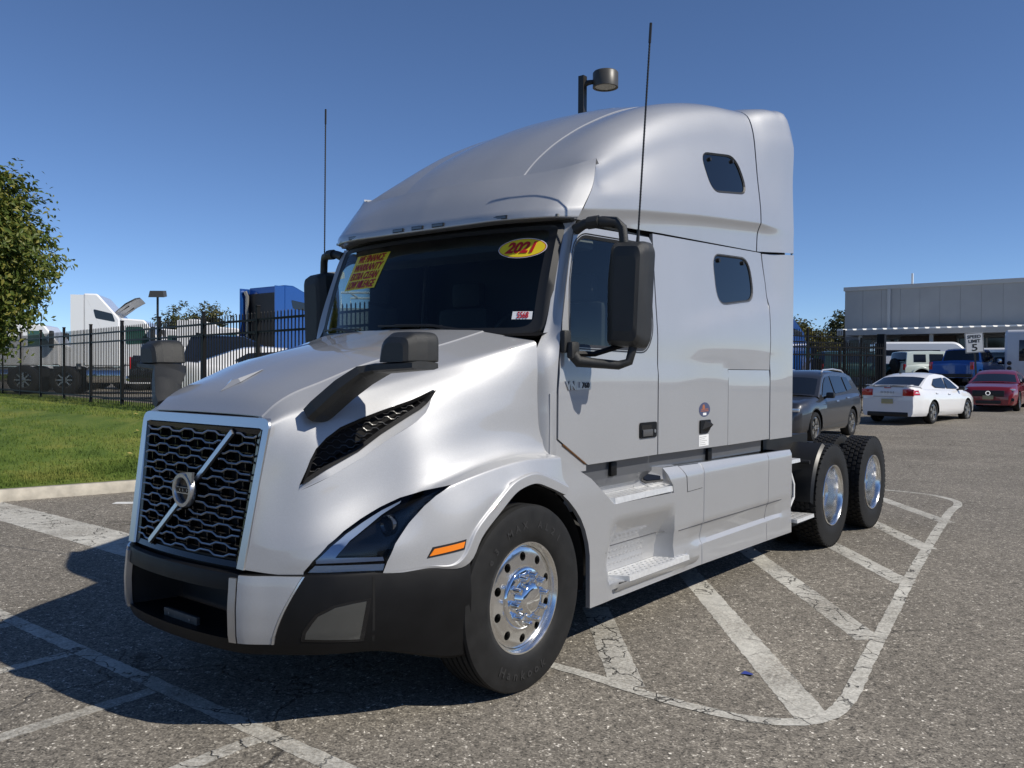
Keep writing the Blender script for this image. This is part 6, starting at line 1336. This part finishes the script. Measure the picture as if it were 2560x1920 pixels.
# ---------- trucks in the raised yard ----------
def yard_truck(label, loc, rz, body, H=4.0, flap=False, sl=2.6, tank=True, roofdrop=.75):
    """sleeper tractor, front towards -y; origin under the cab's front axle"""
    c = empty('yard_truck', loc, rz, label=label, cat='truck', group='trucks parked in the yard behind the fence'); cb = sl+1.6
    def slab(name, P, w0, m, sm=25, bev=.05):
        P = rounded(P, .06, 3); n = len(P); mb = MB(); Lr = [[(x, y, z) for y, z in (P if k else ins(P, bev))] for x, k in ((-w0, 0), (-w0+bev, 1), (w0-bev, 1), (w0, 0))]
        for a, b in zip(Lr[:-1], Lr[1:]): mb.add(a+b, [(i, (i+1) % n, n+(i+1) % n, n+i) for i in range(n)])
        mb.add(Lr[0], [tuple(range(n-1, -1, -1))]); mb.add(Lr[-1], [tuple(range(n))]); return mb.build(name, m, c, sm)
    slab('hood', [(-1.3, .75), (.45, .75), (.45, 1.95), (-1.15, 1.55), (-1.3, 1.3)], .95, body)
    slab('cab', [(.40, 1.05), (1.75, 1.05), (1.75, 2.75), (.95, 2.70), (.42, 1.98)], 1.08, body)
    slab('sleeper', [(1.76, 1.0), (cb, 1.0), (cb, H), (cb-.45, H), (1.76+.1, H-roofdrop), (1.76, 2.72)], 1.14, body)
    if flap:
        mb = MB(); mb.grid([[(x, 1.90+.02, 2.95), (x, 1.55, 3.25), (x*.94, 1.22, 3.55-.1*abs(x))] for x in np.linspace(-1.05, 1.05, 9)]); mb.grid([[(x, 1.94, 2.95), (x, 1.60, 3.28), (x*.94, 1.27, 3.59-.1*abs(x))] for x in np.linspace(-1.05, 1.05, 9)], True); mb.build('raised_deflector', mat('deflector_grey', (.42, .43, .44), .5), c)
        for x in (-.5, .5): mb = MB(); mb.tube([(x, 2.05, 2.9), (x, 1.55, 3.22)], .025, 5); mb.build('strut', CTR, c)
    for s in (1, -1):
        for nm, P in (('door_window', [(.72, 1.85), (1.55, 1.80), (1.55, 2.45), (1.02, 2.45)]), ('sleeper_window', [(max(1.9, cb-1.75), H-1.0), (cb-.40, H-.88), (cb-.32, H-.55), (max(2.0, cb-1.6), H-.70)])):
            q = rounded(P, .06, 3); m = len(q); w0 = 1.085 if nm[0] == 'd' else 1.145; mb = MB(); mb.add([(s*w0, y, z) for y, z in q], [tuple(range(m)) if s > 0 else tuple(range(m-1, -1, -1))]); mb.build(nm, mat('green_tint_glass', (.03, .09, .075), .08) if nm[0] == 'd' else CGL, c, 0)
        mb = MB(); mb.box((s*1.12, .55, 1.75), (s*1.38, .70, 2.45), .05); mb.build('mirror', GREYP, c); mb = MB(); mb.box((s*1.145, cb-.01, 1.1), (s*1.11, cb+.42, H-.05)); mb.build('side_extender', body, c, 0)
        if tank: mb = MB(); mb.lathe([(cb-1.3, .001), (cb-1.3, .30), (cb-.1, .30), (cb-.1, .001)], 24, 'y', (s*.86, 0, .68)); mb.build('fuel_tank', CHROME, c)
        mb = MB(); mb.box((s*1.12, .62, .38), (s*1.0, cb-1.35, 1.02), .03); mb.build('fairing', body, c)
        mb = MB(); mb.tube([(s*1.0, cb+.18, .9), (s*1.0, cb+.18, H-.35), (s*1.02, cb+.26, H-.15)], .075, 10); mb.build('exhaust_stack', mat('stack_grey', (.3, .29, .27), .4, .6), c)
        car_wheel(c, s*1.0, 0, .51, .28, .58, 8)
        for y in (cb+.62, cb+1.94): car_wheel(c, s*.98, y, .51, .50, .55, 8)
    mb = MB(); mb.box((-.45, -.8, .62), (.45, cb+2.6, .92)); mb.box((-1.10, cb-.01, 1.1), (1.10, cb+.02, H-.25)); mb.build('frame', DARKM, c, 0)
    mb = MB(); mb.box((.75, cb+2.56, .72), (1.0, cb+2.64, .86)); mb.build('tail_lamp', mat('bright_red', (.6, .02, .02), .4), c); return c
YZ = .80
rt = R(143)      # facing right in the picture
yard_truck('white sleeper truck with raised roof flap behind the left fence', (-26.05, 13.6, YZ), rt, CWHITE, 3.6, True, 1.35)
yard_truck('white sleeper truck mostly hidden behind the leafy tree', (-32.9, 13.0, YZ), rt, CWHITE, 3.4, False, 1.5)
yard_truck('white truck behind the raised flap of the first', (-32.3, 18.7, YZ), rt, CWHITE, 3.0, False, 1.2, True, .2)
yard_truck('white low roof truck left of the blue sleeper', (-28.6, 19.2, YZ), rt, CWHITE, 3.05, False, 1.4, True, .2)
yard_truck('blue sleeper truck with dark open back above the fence', (-24.2, 20.5, YZ), R(180), CBLUE, 4.15, False, 2.6)
yard_truck('blue sleeper truck glimpsed through the gate', (-14.2, 46.0, YZ), R(180), CBLUE, 3.9, False, 2.4)
# pickup, compact car and service truck near the fence
c, s_, cx = car('pickup_truck', 'black pickup truck behind the fence above the hood', (-19.6, 11.9, YZ), rt, CBLK, [(-2.9, .95), (-2.85, 1.15), (-1.3, 1.26), (.3, 1.28), (.45, 1.30), (2.85, 1.32), (2.92, 1.2)], [(-2.9, .80), (-2.5, .98), (2.9, 1.0)], .52, [(-1.25, 1.25), (-.62, 1.76), (-.3, 1.92), (.9, 1.94), (1.25, 1.88), (1.45, 1.30)], .93, .76, [[(-.85, 1.31), (.05, 1.31), (.05, 1.80), (-.40, 1.80)], [(.15, 1.31), (1.10, 1.31), (1.0, 1.80), (.15, 1.80)]], [(-1.85, .43, .98, .30), (1.85, .43, .98, .30)], cat='pickup', spokes=6, arch=1.2)
end_bits(c, [('tail_lamp', (.84, 1.0, .92, 1.28), 2.88, .05, REDL, True), ('rear_bumper', (-.95, .95, .55, .72), 2.88, .14, CHROME, False)])
c, s_, cx = car('sedan', 'white compact car behind the fence beside the black pickup', (-14.4, 9.9, YZ), rt, CWHITE, SET, SEP, .24, [(-1.10, .98), (-.40, 1.33), (-.05, 1.44), (.5, 1.475), (.95, 1.44), (1.25, 1.36), (2.0, 1.08)], .85, .60, [[(-.72, 1.03), (.12, 1.05), (.08, 1.36), (-.12, 1.37), (-.38, 1.26)], [(.20, 1.05), (.98, 1.08), (1.15, 1.16), (.85, 1.33), (.16, 1.37)]], [(-1.45, .335, .895, .22), (1.32, .335, .895, .22)])
sv = van('service_truck', 'grey box service truck with white ladder rack seen through windshield', (-12.6, 12.9, YZ), rt-R(12), 5.2, 2.0, 2.55, .5, .7, mat('service_grey', (.22, .25, .25), .5), [], 'truck', (-1.7, 1.6))
for x in (-.85, .85): mb = MB(); mb.tube([(x, -1.6, 2.5), (x, -1.6, 2.95), (x, 1.9, 2.95), (x, 1.9, 2.5)], .03, 6); mb.build('rack_side', WHITE, sv)
for y in (-1.4, 0, 1.7): mb = MB(); mb.tube([(-.88, y, 2.97), (.88, y, 2.97)], .028, 6); mb.build('rack_bar', WHITE, sv)
